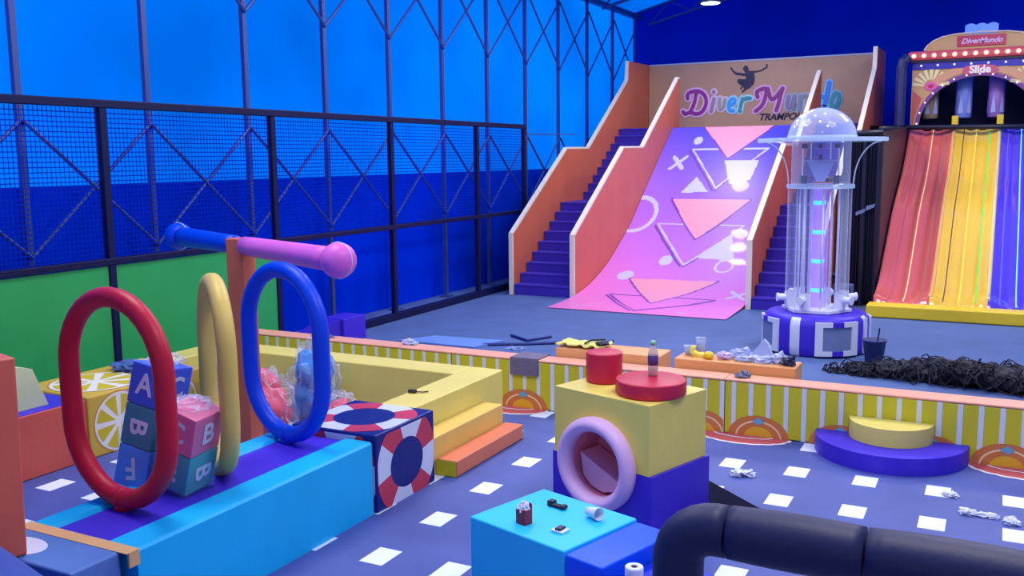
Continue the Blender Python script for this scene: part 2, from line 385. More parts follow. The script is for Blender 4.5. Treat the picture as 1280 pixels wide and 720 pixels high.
# ------------------------------------------------------------ foreground blocks at left
bm = NB(); box(bm, -5.1, -3.885, 2.87, 3.165, .013, .54, .015)
n = 24; poly(bm, [(-4.42+.17*math.cos(2*PI*i/n), 2.99+.1*math.sin(2*PI*i/n), .5412) for i in range(n)], 1)
mk('foam_block', bm, [steelblue, white], wn=True, label='grey-blue foam block with a white disc printed on top, before the beam', cat='foam block')
M = Matrix.Translation((-3.4, 2.43, 0)) @ Matrix.Rotation(math.radians(-15), 4, 'Z')
bm = NB(); box(bm, -2.2, .35, -.9, -.0, .013, .8, .03, M=M); mk('foam_wedge', bm, slabblue, wn=True, label='dusky blue foam block in the bottom left corner', cat='foam block')
bm = NB(); box(bm, -.75, 0, -.14, 0, .542, 1.56, .012, M=Matrix.Translation((-4.275, 2.93, 0)) @ Matrix.Rotation(math.radians(-15), 4, 'Z'))
for v in bm.verts: v.co.x += (v.co.z-.54)*.03
mk('foam_pillar', bm, vinyl('orange_pillar', (222, 104, 80)), wn=True, label='tall orange foam pillar at the left edge of the photo', cat='foam pillar')

bm = NB(); box(bm, -7.35, -6.72, 3.6, 5.235, .013, .535, .012); box(bm, -7.34, -6.73, 3.61, 5.225, .53, .5385, mi=1)
mk('foam_block', bm, [vinyl('orange_side', (214, 96, 78)), purple], wn=True, label='orange foam block with purple top under the cream wedge', cat='foam block')
bm = NB(); prism(bm, [(-6.86, 4.3, .54), (-6.86, 4.99, .54), (-6.86, 4.87, .86), (-6.86, 4.72, .9), (-6.86, 4.3, .92)], (-.3, 0, 0))
mk('foam_wedge', bm, vinyl('cream_green', (214, 222, 166)), label='pale green foam wedge resting on the orange block', cat='foam wedge')
# lemon block
lemony = mat('lemon_flesh', (212, 190, 40), .5); rind = mat('lemon_rind', (206, 150, 50), .5); pith = mat('lemon_pith', (240, 236, 222), .5)
bm = NB(); box(bm, -7.6, -6.72, 5.25, 6.6, .013, .55, .015)
def lemon(o, ex, ey, n_, r, ry=None):
    ry = ry or r; o = Vector(o); ex = Vector(ex); ey = Vector(ey); n_ = Vector(n_)
    def disc(a, b_, d, mi): poly(bm, [o+ex*a*math.cos(2*PI*i/40)+ey*b_*math.sin(2*PI*i/40)+n_*d for i in range(40)], mi)
    disc(r, ry, .001, 2); disc(r*.95, ry*.95, .002, 3)
    for k in range(8):
        a0 = 2*PI*k/8+.12; a1 = 2*PI*(k+1)/8-.12; P = [(.16*math.cos((a0+a1)/2), .16*math.sin((a0+a1)/2))]
        for i in range(9):
            a = a0+(a1-a0)*i/8; P.append((.87*math.cos(a), .87*math.sin(a)))
        poly(bm, [o+ex*r*p[0]+ey*ry*p[1]+n_*.003 for p in P], 1)
lemon((-6.72, 5.56, .275), (0, 1, 0), (0, 0, 1), (1, 0, 0), .27); lemon((-6.72, 6.2, .275), (0, 1, 0), (0, 0, 1), (1, 0, 0), .27)
lemon((-7.14, 5.68, .55), (1, 0, 0), (0, 1, 0), (0, 0, 1), .4); lemon((-7.14, 6.3, .55), (1, 0, 0), (0, 1, 0), (0, 0, 1), .28)
mk('foam_block', bm, [vinyl('lemon_block', (214, 178, 70)), lemony, rind, pith], label='yellow foam block printed with lemon slices, by the green fence', cat='foam block')
bm = NB(); lump(bm, (-7.25, 6.15, .556), .16, .13, .05, .5, 3); mk('cloth', bm, mat('grey_blue_cloth', (70, 100, 160), .8), label='crumpled blue-grey cloth lying on the lemon block', cat='cloth')

# ------------------------------------------------------------ life ring cube
bm = NB(); X0, X1, Y0, Y1, Z1 = -4.56, -3.81, 5.28, 6.05, .58
box(bm, X0, X1, Y0, Y1, .013, Z1, .012)
def life(o, ex, ey, n_, hx, hy, ro, ri, ph=.25):
    o = Vector(o); ex = Vector(ex); ey = Vector(ey); n_ = Vector(n_)
    for k in range(8):
        a0 = 2*PI*(k+ph)/8; w = 2*PI/8*1.0; d = .0; m_ = 6; mi = 1 if k % 2 else 2
        A = []; B = []
        for i in range(m_+1):
            a = a0+w*i/m_; ca, sa = math.cos(a), math.sin(a)
            x = max(-hx, min(hx, ro*ca)); y = max(-hy, min(hy, ro*sa)); A.append(o+ex*x+ey*y+n_*.0015)
            B.append(o+ex*ri*ca+ey*ri*sa*(hy/hx)**.5+n_*.0015)
        for i in range(m_):
            f = bm.faces.new([bm.verts.new(p) for p in (A[i], A[i+1], B[i+1], B[i])]); f.material_index = mi
life((X1, 5.665, .285), (0, 1, 0), (0, 0, 1), (1, 0, 0), .37, .275, .38, .215)
life(((X0+X1)/2, 5.665, Z1), (1, 0, 0), (0, 1, 0), (0, 0, 1), .36, .37, .4, .23)
life(((X0+X1)/2, Y0, .285), (1, 0, 0), (0, 0, 1), (0, -1, 0), .36, .275, .38, .215)
mk('foam_cube', bm, [navy, white, lifered], label='navy foam cube printed with red and white life rings', cat='foam cube')

# ------------------------------------------------------------ tiered steps and bench round the pit
bm = NB(); box(bm, -3.88, -3.69, 6.18, 7.35, .013, .145, .012); box(bm, -3.875, -3.695, 6.172, 6.184, .018, .14, mi=1); mk('foam_step', bm, [orange, kerb_y], wn=True, label='low orange foam step, lowest tier by the life ring cube', cat='foam step')
bm = NB(); box(bm, -4.08, -3.885, 6.1, 7.32, .013, .315, .012); mk('foam_step', bm, vinyl('amber_yellow', (228, 196, 100)), wn=True, label='yellow foam step between the orange step and the bench', cat='foam step')
t = thing('foam_bench', (-5.8, 7.5, 0), 'long yellow L-shaped foam bench around the pit in front of the striped barrier', 'bench')
bm = NB(); box(bm, -4.42, -4.085, 6.1, 7.72, .013, .53, .014); mk('side_section', bm, yellow, t, wn=True)
bm = NB(); box(bm, -7.6, -4.425, 7.38, 7.72, .013, .53, .014); mk('back_section', bm, yellow, t, wn=True)
bm = NB(); box(bm, -7.6, -7.28, 6.62, 7.375, .013, .53, .014); mk('left_section', bm, yellow, t, wn=True)
bm = NB(); box(bm, -4.40, -4.33, 6.58, 6.62, .532, .56, .006); tube(bm, [(-4.33, 6.6, .545), (-4.28, 6.63, .54), (-4.25, 6.67, .54)], .006, 6); mk('clip', bm, mat('dark_brown', (60, 40, 40), .5), label='small dark clip left on the yellow bench arm', cat='clip')

# ------------------------------------------------------------ punching post
t = thing('punching_post', (-5.65, 6.0, .0), 'orange post with a blue and a pink padded arm ending in balls', 'punching post')
bm = NB(); box(bm, -5.74, -5.56, 5.92, 6.08, .013, 1.86, .01); mk('post', bm, wallor, t, wn=True, label='orange post')
pz = 1.8
bm = NB()
d = (Vector((-4.09, 5.32, pz))-Vector((-5.65, 6.0, pz))); L = d.length; d.normalize()
def arm(m, d, L, rr, nm, lab):
    bm = NB(); s = Vector((-5.65, 6.0, pz))+d*.1; P = []; R_ = []
    for i in range(8): P.append(s+d*(L-.12)*i/7); R_.append(.078+.012*i/7)
    tube(bm, P, R_, 20); a_ = mk(nm, bm, m, t, smooth=True, label=lab)
    bm = NB(); bmesh.ops.create_uvsphere(bm, u_segments=28, v_segments=16, radius=rr)
    for v in bm.verts: v.co += s+d*(L-.05)
    mk('ball', bm, m, a_, smooth=True)
    bm = NB(); u = d.cross(Vector((0, 0, 1))).normalized(); w = (d*.3+u*.95).normalized(); q = w.cross(Vector((0, 0, 1))).normalized()
    tube(bm, [s+d*(L-.05)+(q*math.cos(2*PI*i/36)+Vector((0, 0, 1))*math.sin(2*PI*i/36))*(rr+.001) for i in range(36)], .004, 6, True); mk('piping', bm, white, a_)
pinkm = vinyl('pink_vinyl', (222, 108, 206))
arm(pinkm, d, L-.08, .128, 'pink_arm', 'pink padded arm')
arm(ringblue, (Vector((-6.93, 6.53, pz))-Vector((-5.65, 6.0, pz))).normalized(), 1.3, .13, 'blue_arm', 'blue padded arm')

# ------------------------------------------------------------ wrapped letter blocks
film = clear('clear_film', (235, 240, 255), .02, .1, .15, 5)
film2 = clear('clear_bag', (225, 232, 255), .05, .1, .5, 6)
def pack(o, e1, e2, u, s, w, dpt, cols, letters, lab, side):
    o, e1, e2, u = map(Vector, (o, e1, e2, u)); n_ = len(cols)
    t = thing('letter_block_pack', tuple(o), lab, 'block pack', 'wrapped letter block packs')
    M0 = frame(o, e1, e2, u)
    for k in range(n_):
        bm = NB(); box(bm, .002, w-.002, .002, dpt-.002, k*s+.002, (k+1)*s-.002, .008, M=M0); bl = mk('letter_block', bm, cols[k], t, wn=True)
        bm = NB()
        for face, ch, rot in letters[k]:
            if face == 'front': Fm = frame(o+e1*w/2+u*(k+.5)*s-e2*.003, e1, u, -e2)
            elif face == 'left': Fm = frame(o+e2*dpt/2+u*(k+.5)*s-e1*.003, -e2, u, -e1)
            else: Fm = frame(o+e1*(w+.003)+e2*dpt/2+u*(k+.5)*s, e2, u, e1)
            text_bm(bm, ch, Fm @ Matrix.Rotation(math.radians(rot), 4, 'Z'), s*.72, 0, 0, .004 if side else -.0, .001)
        if len(bm.faces): mk('letter', bm, white, bl, recalc=False)
        else: bm.free()
    # gathered film over the top
    bm = NB(); g_ = 8
    H = n_*s
    box(bm, -.006, w+.006, -.006, dpt+.006, .0, H+.006, .01, M=M0); 
    mk('plastic_wrap', bm, film, t)
    bm = NB(); lump(bm, tuple(o+e1*w/2+e2*dpt*.55+u*(H-.015)), w*.42, dpt*.42, .045, .6, n_, 3, 3.0); mk('gathered_wrap', bm, film2, t)
pack((-4.785, 3.874, .545), (.986, .047, -.162), (-.069, .989, -.133), (.154, .142, .978), .258, .255, .255,
     [vinyl('block_blue', (20, 84, 216)), vinyl('block_teal', (30, 136, 150)), vinyl('block_sky', (74, 152, 236))][::-1],
     [[('front', 'F', -165)], [('front', 'B', -90)], [('front', 'A', 0), ('right', 'C', 0)]], 'leaning stack of three wrapped blocks lettered A, B and F', True)
pack((-4.201, 3.896, .53), (-.075, .996, .051), (-.955, -.086, .283), (.287, -.028, .958), .253, .252, .255,
     [vinyl('block_sea', (44, 168, 170)), vinyl('block_pink', (226, 104, 150))],
     [[('front', 'B', -90), ('left', 'E', 0)], [('front', 'B', 0), ('left', 'C', 0)]], 'pink and teal wrapped blocks leaning inside the red hoop', True)

def bag(c, sx, sy, sz, inner, lab, seed):
    t = thing('toy_bag', c, lab, 'plastic bag', 'clear bags of toys in the pit')
    for k, (dx, dy, dz, r1, m_) in enumerate(inner):
        bm = NB(); lump(bm, (c[0]+dx, c[1]+dy, c[2]+dz), r1, r1, r1*1.1, .35, seed+k, 3, 1.6); mk('toy', bm, m_, t, smooth=True)
    bm = NB(); lump(bm, c, sx, sy, sz, .42, seed, 4, 2.4); mk('bag_film', bm, film2, t, smooth=False)
pk = vinyl('toy_pink', (232, 96, 120)); bl_ = vinyl('toy_blue', (70, 150, 232)); pu = vinyl('toy_purple', (150, 90, 190))
bag((-5.9, 6.5, .013), .25, .22, .34, [(.0, -.02, .02, .23, pk), (-.06, .03, .27, .16, pk)], 'clear plastic bag of pink toys behind the blue hoop', 11)
bag((-5.78, 7.05, .013), .24, .22, .44, [(.02, 0, .35, .18, bl_), (-.05, 0, .08, .18, bl_)], 'clear bag of light blue toys beside the yellow bench', 23)
bag((-5.3, 6.78, .013), .19, .19, .22, [(.0, 0, .05, .14, pk)], 'low clear bag with pink toys nearest the life ring cube', 31)
bag((-6.5, 6.62, .013), .2, .2, .4, [(.0, 0, .3, .13, pu), (0.03, 0, .1, .15, bl_)], 'clear bag of purple and blue toys seen through the yellow hoop', 41)

# ------------------------------------------------------------ yellow and purple tunnel blocks
ya = math.radians(-18.2); E1 = Vector((math.cos(ya), math.sin(ya), 0)); E2 = Vector((-math.sin(ya), math.cos(ya), 0)); EZ = Vector((0, 0, 1))
O = Vector((-2.69, 5.85, 0)); W, D = .82, .63; cc, cz, rr = .40, .465, .245
def PP(a, b_, z): return O+E1*a+E2*b_+EZ*z
def arcp(a0, a1, n=20): return [(cc+rr*math.cos(a0+(a1-a0)*i/n), cz+rr*math.sin(a0+(a1-a0)*i/n)) for i in range(n+1)]
bm = NB(); P = [(0, cz), (0, .93), (W, .93), (W, cz)]+arcp(0, PI); prism(bm, [PP(a, 0, z) for a, z in P], E2*D)
mk('foam_block', bm, vinyl('tunnel_yellow', (232, 214, 104)), label='yellow foam block with round opening, on top of the purple one', cat='foam block')
bm = NB(); e = .02; P = [(-e, .013), (-e, cz-.002), (cc-rr, cz-.002)]+[(a, z-.002) for a, z in arcp(PI, 2*PI)][1:-1]+[(cc+rr, cz-.002), (W+e, cz-.002), (W+e, .013)]
prism(bm, [PP(a, -e*.0, z) for a, z in P], E2*(D+e)); mk('foam_block', bm, vinyl('tunnel_purple', (66, 44, 196)), label='purple foam block under the yellow block with round opening', cat='foam block')
t = thing('crawl_tunnel', tuple(PP(cc, 0, cz-.3)), 'pink padded round tunnel mouth in the yellow and purple blocks', 'tunnel')
Mt = frame(PP(cc, 0, cz), E1, EZ, -E2)
bm = NB(); prof = []
for i in range(17):
    a = 2*PI*i/16; prof.append((.272+.05*math.cos(a), .03+.07*math.sin(a)))
lathe(bm, prof, (0, 0, 0), 48, M=Mt); mk('mouth_ring', bm, vinyl('lilac_pink', (226, 184, 226)), t, smooth=True, label='lilac padded mouth ring')
bm = NB(); lathe(bm, [(.228, .06), (.232, .0), (.228, -.26), (.0, -.28)], (0, 0, 0), 48, M=Mt); mk('lining', bm, vinyl('rose_lining', (240, 136, 160)), t, smooth=False, label='rose pink lining')
bm = NB(); prism(bm, [Mt @ Vector((x, z, -.04)) for x, z in [(-.2, .03), (-.17, -.13), (-.1, -.19), (0, -.215), (.1, -.19), (.17, -.13)]], E2*.2); mk('inner_pad', bm, vinyl('rose_pad', (244, 176, 196)), t)

bm = NB(); lathe(bm, [(0, 0), (.122, 0), (.128, .012), (.128, .2), (.12, .212), (0, .214)], (-2.43, 6.12, .932), 40); mk('foam_cylinder', bm, red, wn=True, label='tall red foam drum on the back of the yellow block', cat='foam cylinder')
bm = NB(); lathe(bm, [(0, 0), (.228, 0), (.236, .012), (.236, .088), (.228, .1), (0, .102)], (-2.02, 5.93, .932), 56); mk('foam_disc', bm, red, wn=True, label='flat red foam disc carrying the drink bottle', cat='foam disc')
# bottle
t = thing('drink_bottle', (-2.03, 6.0, 1.035), 'small plastic drink bottle with green cap on the red disc', 'bottle')
cb = (-2.03, 6.0, 1.035)
bm = NB(); lathe(bm, [(0, 0), (.03, 0), (.034, .01), (.034, .06), (.031, .07), (.034, .08), (.034, .15), (.03, .17), (.016, .2), (.014, .215), (0, .215)], cb, 20); mk('body', bm, clear('bottle_clear', (230, 215, 200), .5, .1), t, smooth=True)
bm = NB(); lathe(bm, [(0, .004), (.03, .004), (.03, .05), (0, .05)], cb, 20); mk('drink', bm, mat('red_drink', (190, 60, 50), .3), t, smooth=True)
bm = NB(); lathe(bm, [(.0345, .075), (.0355, .076), (.0355, .14), (.0345, .141)], cb, 20); mk('wrapper', bm, mat('purple_wrapper', (84, 60, 120), .4), t, smooth=True)
bm = NB(); lathe(bm, [(0, .21), (.017, .21), (.017, .238), (0, .24)], cb, 16); mk('cap', bm, mat('green_cap', (150, 214, 150), .4), t, smooth=True)

# light blue cube & blue block
yb = math.radians(-17.4); F1 = Vector((math.cos(yb), math.sin(yb), 0)); F2 = Vector((-math.sin(yb), math.cos(yb), 0))
Ml = frame((-1.93, 4.305, 0), F1, F2, EZ)
bm = NB(); box(bm, -.725, -.002, 0, .63, .013, .465, .012, M=Ml); mk('foam_block', bm, vinyl('cyan_vinyl', (44, 200, 244)), wn=True, label='light blue foam block in front with litter on its top', cat='foam block')
bm = NB(); box(bm, .002, .255, .0, .62, .013, .45, .012, M=Ml); mk('foam_block', bm, cubeblue, wn=True, label='bright blue foam block joined to the light blue block', cat='foam block')
bm = NB(); box(bm, .262, .6, -.02, .5, .013, .36, .012, M=Ml); mk('foam_step', bm, vinyl('deep_blue', (8, 44, 190)), wn=True, label='low dark blue foam step beside the black padded rail post', cat='foam step')
# litter
lz = .466
def zrot(c, a): return Matrix.Translation(c) @ Matrix.Rotation(a, 4, 'Z')
t = thing('snack_box', (-2.29, 4.55, lz), 'small open dark red box with crumpled tissue inside, on light blue block', 'box')
bm = NB(); Mb = zrot((-2.29, 4.56, lz), -.35)
for bx in ((-.035, .035, -.03, -.027), (-.035, .035, .027, .03), (-.035, -.032, -.03, .03), (.032, .035, -.03, .03)): box(bm, bx[0], bx[1], bx[2], bx[3], 0, .085, M=Mb)
box(bm, -.035, .035, -.03, .03, 0, .004, M=Mb); box(bm, -.034, .034, .028, .031, .08, .115, M=Mb); mk('carton', bm, mat('dark_red_card', (150, 40, 64), .6), t)
bm = NB(); lump(bm, (-2.29, 4.56, lz+.055), .032, .028, .04, .6, 3, 3); mk('tissue', bm, paper, t)
bm = NB(); Mb = zrot((-2.22, 4.86, lz), -.2); box(bm, -.06, .05, -.02, .02, 0, .018, .004, M=Mb); box(bm, -.07, -.03, -.01, .035, 0, .03, .004, M=Mb); box(bm, .03, .06, -.025, .02, .004, .024, .003, M=Mb); mk('wrapper', bm, mat('near_black', (14, 16, 46), .5), label='crumpled black wrapper at the back of the light blue block', cat='wrapper')
t = thing('paper_packet', (-2.06, 4.53, lz), 'small white packet with a dark square label on light blue block', 'packet')
bm = NB(); Mb = zrot((-2.06, 4.54, lz), -.2); box(bm, -.04, .04, -.035, .035, 0, .012, .003, M=Mb); mk('packet', bm, paper, t)
bm = NB(); box(bm, -.016, .02, -.028, .028, .012, .026, .003, M=Mb); mk('label_square', bm, mat('dark_slate', (36, 44, 80), .5), t)
t = thing('paper_cup', (-1.96, 4.76, lz), 'white paper cup lying on its side on light blue block', 'cup')
Mc = zrot((-1.965, 4.79, lz+.036), -.5) @ Matrix.Rotation(math.radians(84), 4, 'Y')
bm = NB(); lathe(bm, [(0, -.05), (.024, -.05), (.035, .05), (.033, .05), (.022, -.045), (0, -.045)], (0, 0, 0), 24, M=Mc); mk('cup_body', bm, paper, t, smooth=True)
bm = NB(); tube(bm, [Mc @ Vector((.035*math.cos(2*PI*i/20), .035*math.sin(2*PI*i/20), .05)) for i in range(20)], .002, 5, True); mk('rim', bm, paper, t)
t = thing('tissue_roll', (-1.55, 4.32, .362), 'white tissue roll on the low dark blue step', 'tissue roll')
bm = NB(); lathe(bm, [(.018, 0), (.045, 0), (.047, .005), (.047, .085), (.045, .09), (.018, .09), (.018, 0)], (-1.55, 4.32, .362), 24); mk('roll', bm, paper, t, smooth=True)
bm = NB(); lathe(bm, [(.0185, .0), (.0185, .088), (.016, .088), (.016, 0)], (-1.55, 4.32, .363), 20); mk('core', bm, mat('card', (150, 140, 150), .7), t)

def litter(c, parts, lab, m_=None, name='crumpled_paper', cat='crumpled paper', group='crumpled paper on the mat'):
    bm = NB()
    for k, (dx, dy, sx, sy, sz) in enumerate(parts): lump(bm, (c[0]+dx, c[1]+dy, c[2]), sx, sy, sz, .7, k+len(lab), 3, 2.6)
    mk(name, bm, m_ or paper, None, label=lab, cat=cat, group=group)
litter((-1.70, 7.17, .013), [(-.03, 0, .05, .045, .03), (.05, .03, .05, .04, .028)], 'crumpled white paper on the mat beside the purple block')
litter((-.21, 7.38, .013), [(0, 0, .05, .03, .02), (-.04, .02, .03, .025, .016)], 'small white paper scrap touching a white rectangle, below the half-round steps')
litter((-.06, 7.06, .013), [(-.04, 0, .05, .04, .022), (.05, .0, .06, .03, .016), (.12, 0, .05, .03, .016)], 'longest strip of crumpled white paper near the right edge')
litter((.17, 6.99, .013), [(0, 0, .04, .04, .026), (.03, -.01, .03, .03, .02)], 'white crumpled paper ball, rightmost on the mat')

# ------------------------------------------------------------ half-round steps
def halfring(cx, cy, r0, r1, z0, z1):
    bm = NB(); n = 40; P = [(cx+r1*math.cos(PI+PI*i/n), cy+r1*math.sin(PI+PI*i/n)) for i in range(n+1)]
    if r0: P += [(cx+r0*math.cos(2*PI-PI*i/n), cy+r0*math.sin(2*PI-PI*i/n)) for i in range(n+1)]
    prism(bm, [(x, y, z0) for x, y in P], (0, 0, z1-z0)); return bm
mk('foam_step', halfring(-.72, 8.285, .335, .6, .013, .155), purple, label='purple half-ring foam step against the striped barrier', cat='foam step')
mk('foam_step', halfring(-.72, 8.285, 0, .33, .013, .3), yellow, label='yellow half-round foam step inside the purple half ring', cat='foam step')

# ------------------------------------------------------------ black padded rail of the camera platform
t = thing('padded_rail', (-.92, 3.0, 0), 'black padded tube rail bending down at its left post in the foreground', 'padded rail')
zr = 1.262; pr_ = .1
sec = [(-.74, -.32), (-.31, .16), (.17, .68), (.69, 1.3)]
bm = NB(); P = [(-.92, 3.0, 0.013), (-.92, 3.0, .6), (-.92, 3.0, .98)]
for i in range(1, 8):
    a = PI/2*i/7; P.append((-.92+.13*(1-math.cos(a)), 3.0, zr-.13+.13*math.sin(a)))
P.append((-.75, 3.0, zr)); P = [P[0], P[1], P[2]]+P[3:]
tube(bm, P, .087, 28); mk('corner_sleeve', bm, blackf, t, smooth=True)
for a_, b_ in sec:
    bm = NB(); k = 10; tube(bm, [(a_+(b_-a_)*i/k, 3.0, zr) for i in range(k+1)], [.088+.006*math.sin(PI*min(1, max(0, i/k))) for i in range(k+1)], 28); mk('sleeve', bm, blackf, t, smooth=True)
bm = NB(); box(bm, 1.2, 1.36, 2.92, 3.08, .013, zr, .02); mk('post', bm, blackf, t)
bm = NB(); prism(bm, [(-1.9, 6.93, .013), (-1.36, 6.46, .013), (-1.3, 6.1, .013), (-1.55, 5.8, .013)], (0, 0, .02)); mk('dark_patch', bm, mat('patch_dark', (10, 14, 44), .9, spec=.1), label='dark flat patch on the mat between the purple block and the black padded rail', cat='floor pad')  # thin dark patch laid flat on the play mat

# ------------------------------------------------------------ big carpet-slide with two stairs
prof = [(14.24, .012), (15.0, .03), (15.32, .05), (16.08, .17), (16.98, .46), (17.63, .79), (18.31, 1.18), (19.47, 2.05), (21.0, 3.14)]
def catmull(y):
    for i in range(len(prof)-1):
        if prof[i][0] <= y <= prof[i+1][0]:
            p0 = prof[max(0, i-1)]; p1 = prof[i]; p2 = prof[i+1]; p3 = prof[min(len(prof)-1, i+2)]
            t_ = (y-p1[0])/(p2[0]-p1[0]); m1 = (p2[1]-p0[1])/(p2[0]-p0[0]); m2 = (p3[1]-p1[1])/(p3[0]-p1[0]); h = p2[0]-p1[0]
            return (2*t_**3-3*t_**2+1)*p1[1]+(t_**3-2*t_**2+t_)*h*m1+(-2*t_**3+3*t_**2)*p2[1]+(t_**3-t_**2)*h*m2
    return prof[-1][1]
pinkgrad = bpy.data.materials.new('printed_slide'); pinkgrad.use_nodes = True; nt = pinkgrad.node_tree; b = nt.nodes['Principled BSDF']; b.inputs['Roughness'].default_value = .4; b.inputs['Coat Weight'].default_value = .08
tc = nt.nodes.new('ShaderNodeTexCoord'); sp = nt.nodes.new('ShaderNodeSeparateXYZ'); nt.links.new(tc.outputs['Object'], sp.inputs[0])
ad = nt.nodes.new('ShaderNodeMath'); ad.operation = 'MULTIPLY_ADD'; ad.inputs[1].default_value = .35; nt.links.new(sp.outputs['X'], ad.inputs[0]); nt.links.new(sp.outputs['Y'], ad.inputs[2])
mr = nt.nodes.new('ShaderNodeMapRange'); mr.inputs['From Min'].default_value = .2; mr.inputs['From Max'].default_value = 6.6; nt.links.new(ad.outputs[0], mr.inputs['Value'])
cr = nt.nodes.new('ShaderNodeValToRGB'); el = cr.color_ramp.elements
el[0].position = 0; el[0].color = lin((232, 124, 196)); el[1].position = 1; el[1].color = lin((78, 68, 226))
for p, c in ((.3, (206, 112, 212)), (.6, (164, 100, 224)), (.85, (112, 84, 226))):
    e_ = el.new(p); e_.color = lin(c)
nt.links.new(mr.outputs['Result'], cr.inputs['Fac']); nt.links.new(cr.outputs['Color'], b.inputs['Base Color'])
def inpoly(x, y, P):
    c = False; j = len(P)-1
    for i in range(len(P)):
        if (P[i][1] > y) != (P[j][1] > y) and x < (P[j][0]-P[i][0])*(y-P[i][1])/(P[j][1]-P[i][1])+P[i][0]: c = not c
        j = i
    return c
def seg_d(x, y, a, b_, ky=.8):
    ax, ay, bx, by = a[0], a[1]*ky, b_[0], b_[1]*ky; y *= ky
    t_ = max(0, min(1, ((x-ax)*(bx-ax)+(y-ay)*(by-ay))/((bx-ax)**2+(by-ay)**2))); return math.hypot(x-ax-t_*(bx-ax), y-ay-t_*(by-ay))
tris = [[(-5.95, 21.0), (-4.43, 21.0), (-5.17, 20.02)], [(-6.01, 18.91), (-4.43, 18.91), (-5.22, 17.87)], [(-6.02, 16.45), (-4.4, 16.5), (-5.2, 15.22)]]
outs = [[(-6.01, 20.3), (-4.39, 20.3), (-5.2, 19.2)], [(-6.1, 18.28), (-4.38, 18.28), (-5.2, 17.06)], [(-6.1, 15.62), (-4.2, 15.62), (-5.25, 14.5)]]
wt = [[(-5.89, 19.08), (-5.68, 19.5), (-5.33, 19.1)], [(-5.05, 17.3), (-4.55, 18.05), (-4.3, 17.25)], [(-5.22, 19.95), (-4.5, 19.95), (-4.55, 19.42), (-4.95, 19.3)], [(-4.52, 14.5), (-4.38, 14.5), (-4.38, 14.58), (-4.52, 14.58)]]
shd = mat('printed_shadow', (112, 56, 160), .4, coat=.08); salmon = mat('printed_salmon', (228, 150, 176), .4, coat=.08); pw = mat('printed_pale', (192, 190, 236), .4, coat=.08)
def ramp_mi(x, y):
    for P in wt:
        if inpoly(x, y, P): return 2
    for cx, cy, r in ((-5.97, 20.57, .1), (-5.58, 17.18, .13), (-6.16, 16.57, .15)):
        if math.hypot((x-cx), (y-cy)*.8) < r: return 2
    if .13 < math.hypot(x+4.44, (y-17.06)*.75) < .17: return 2
    if .36 < math.hypot(x+6.65, (y-18.5)*.9) < .45: return 2
    for cx, cy in ((-6.21, 19.9), (-3.9, 15.93)):
        u_ = x-cx; w = (y-cy)*.8
        if abs(u_) < .17 and abs(w) < .17 and (abs(u_-w) < .055 or abs(u_+w) < .055): return 2
    for k in range(5):
        if math.hypot(x+6.28-k*.08, (y-14.58-k*.09)) < .028: return 2
    for P in tris:
        if inpoly(x, y, P): return 1
    for P in tris:
        if min(seg_d(x, y, P[0], P[2]), seg_d(x, y, P[1], P[2])) < .035: return 3
    for k, P in enumerate(outs):
        d_ = min(seg_d(x, y, P[0], P[1]), seg_d(x, y, P[0], P[2]), seg_d(x, y, P[1], P[2]))
        if d_ < .018: return 3 if k == 2 else 2
        if min(seg_d(x+.05, y+.05, P[0], P[2]), seg_d(x, y+.06, P[1], P[2])) < .022: return 3
    return 0
ramp = thing('carpet_slide', (-5.17, 14.24, 0), 'wide pink and purple curved slide printed with triangles between two staircases', 'slide')
bm = NB(); nx = 150; x0, x1 = -6.69, -3.66
yl = []; y = 14.24
while y < 21: yl.append(y); y += .026
yl.append(21.0)
G = [[bm.verts.new((x0+(x1-x0)*i/nx, y, catmull(y))) for i in range(nx+1)] for y in yl]
for j in range(len(yl)-1):
    ym = (yl[j]+yl[j+1])/2
    for i in range(nx):
        f = bm.faces.new((G[j][i], G[j][i+1], G[j+1][i+1], G[j+1][i])); f.material_index = ramp_mi(x0+(x1-x0)*(i+.5)/nx, ym)
mk('slide_surface', bm, [pinkgrad, salmon, pw, shd], ramp, smooth=True)
bm = NB(); P = [(x1-.01, 15.4, 0)]+[(x1-.01, y, catmull(y)-.02) for y in yl[::12] if y > 15.4]+[(x1-.01, 21, 0)]
prism(bm, P, (x0+.02-x1, 0, 0)); mk('slide_body', bm, wallor, ramp)

WP = [(15.42, 0), (15.42, 1.13), (17.9, 2.7), (19.05, 2.71), (21.4, 4.28)]
def sidewall(xa, xb, outer, lab):
    w = mk_wall(xa, xb, outer, lab); return w
def mk_wall(xa, xb, outer, lab):
    P = list(WP)+([(21.45, 4.72), (23.0, 4.74), (23.0, 0)] if outer else [(21.5, 4.28), (21.5, 0)])
    t = thing('stair_side_wall', ((xa+xb)/2, 15.42, 0), lab, 'side wall', 'orange stair side walls')
    bm = NB(); prism(bm, [(xa, y, z) for y, z in P], (xb-xa, 0, 0)); mk('panel', bm, wallor, t)
    bm = NB(); T = P[:-2] if outer else P[:-1]
    if outer: T = P[:6]
    a, b_ = xa-.003, xb+.003
    for (ya_, za_), (yb_, zb_) in zip(T, T[1:]):
        d_ = Vector((0, yb_-ya_, zb_-za_)).normalized(); n_ = Vector((0, -d_.z, d_.y))
        p = Vector((a, ya_, za_))-d_*.0; q = Vector((a, yb_, zb_))
        prism(bm, [p-n_*.03, q-n_*.03, q+n_*.012, p+n_*.012], (b_-a, 0, 0))
    mk('edge_trim', bm, cream, t, label='cream edge trim')
mk_wall(-8.0, -7.93, True, 'leftmost orange stair side wall with cream edge, nearest the fence')
mk_wall(-6.78, -6.7, False, 'orange side wall between the left stairs and the pink slide')
mk_wall(-3.64, -3.56, False, 'orange side wall between the pink slide and the right stairs')
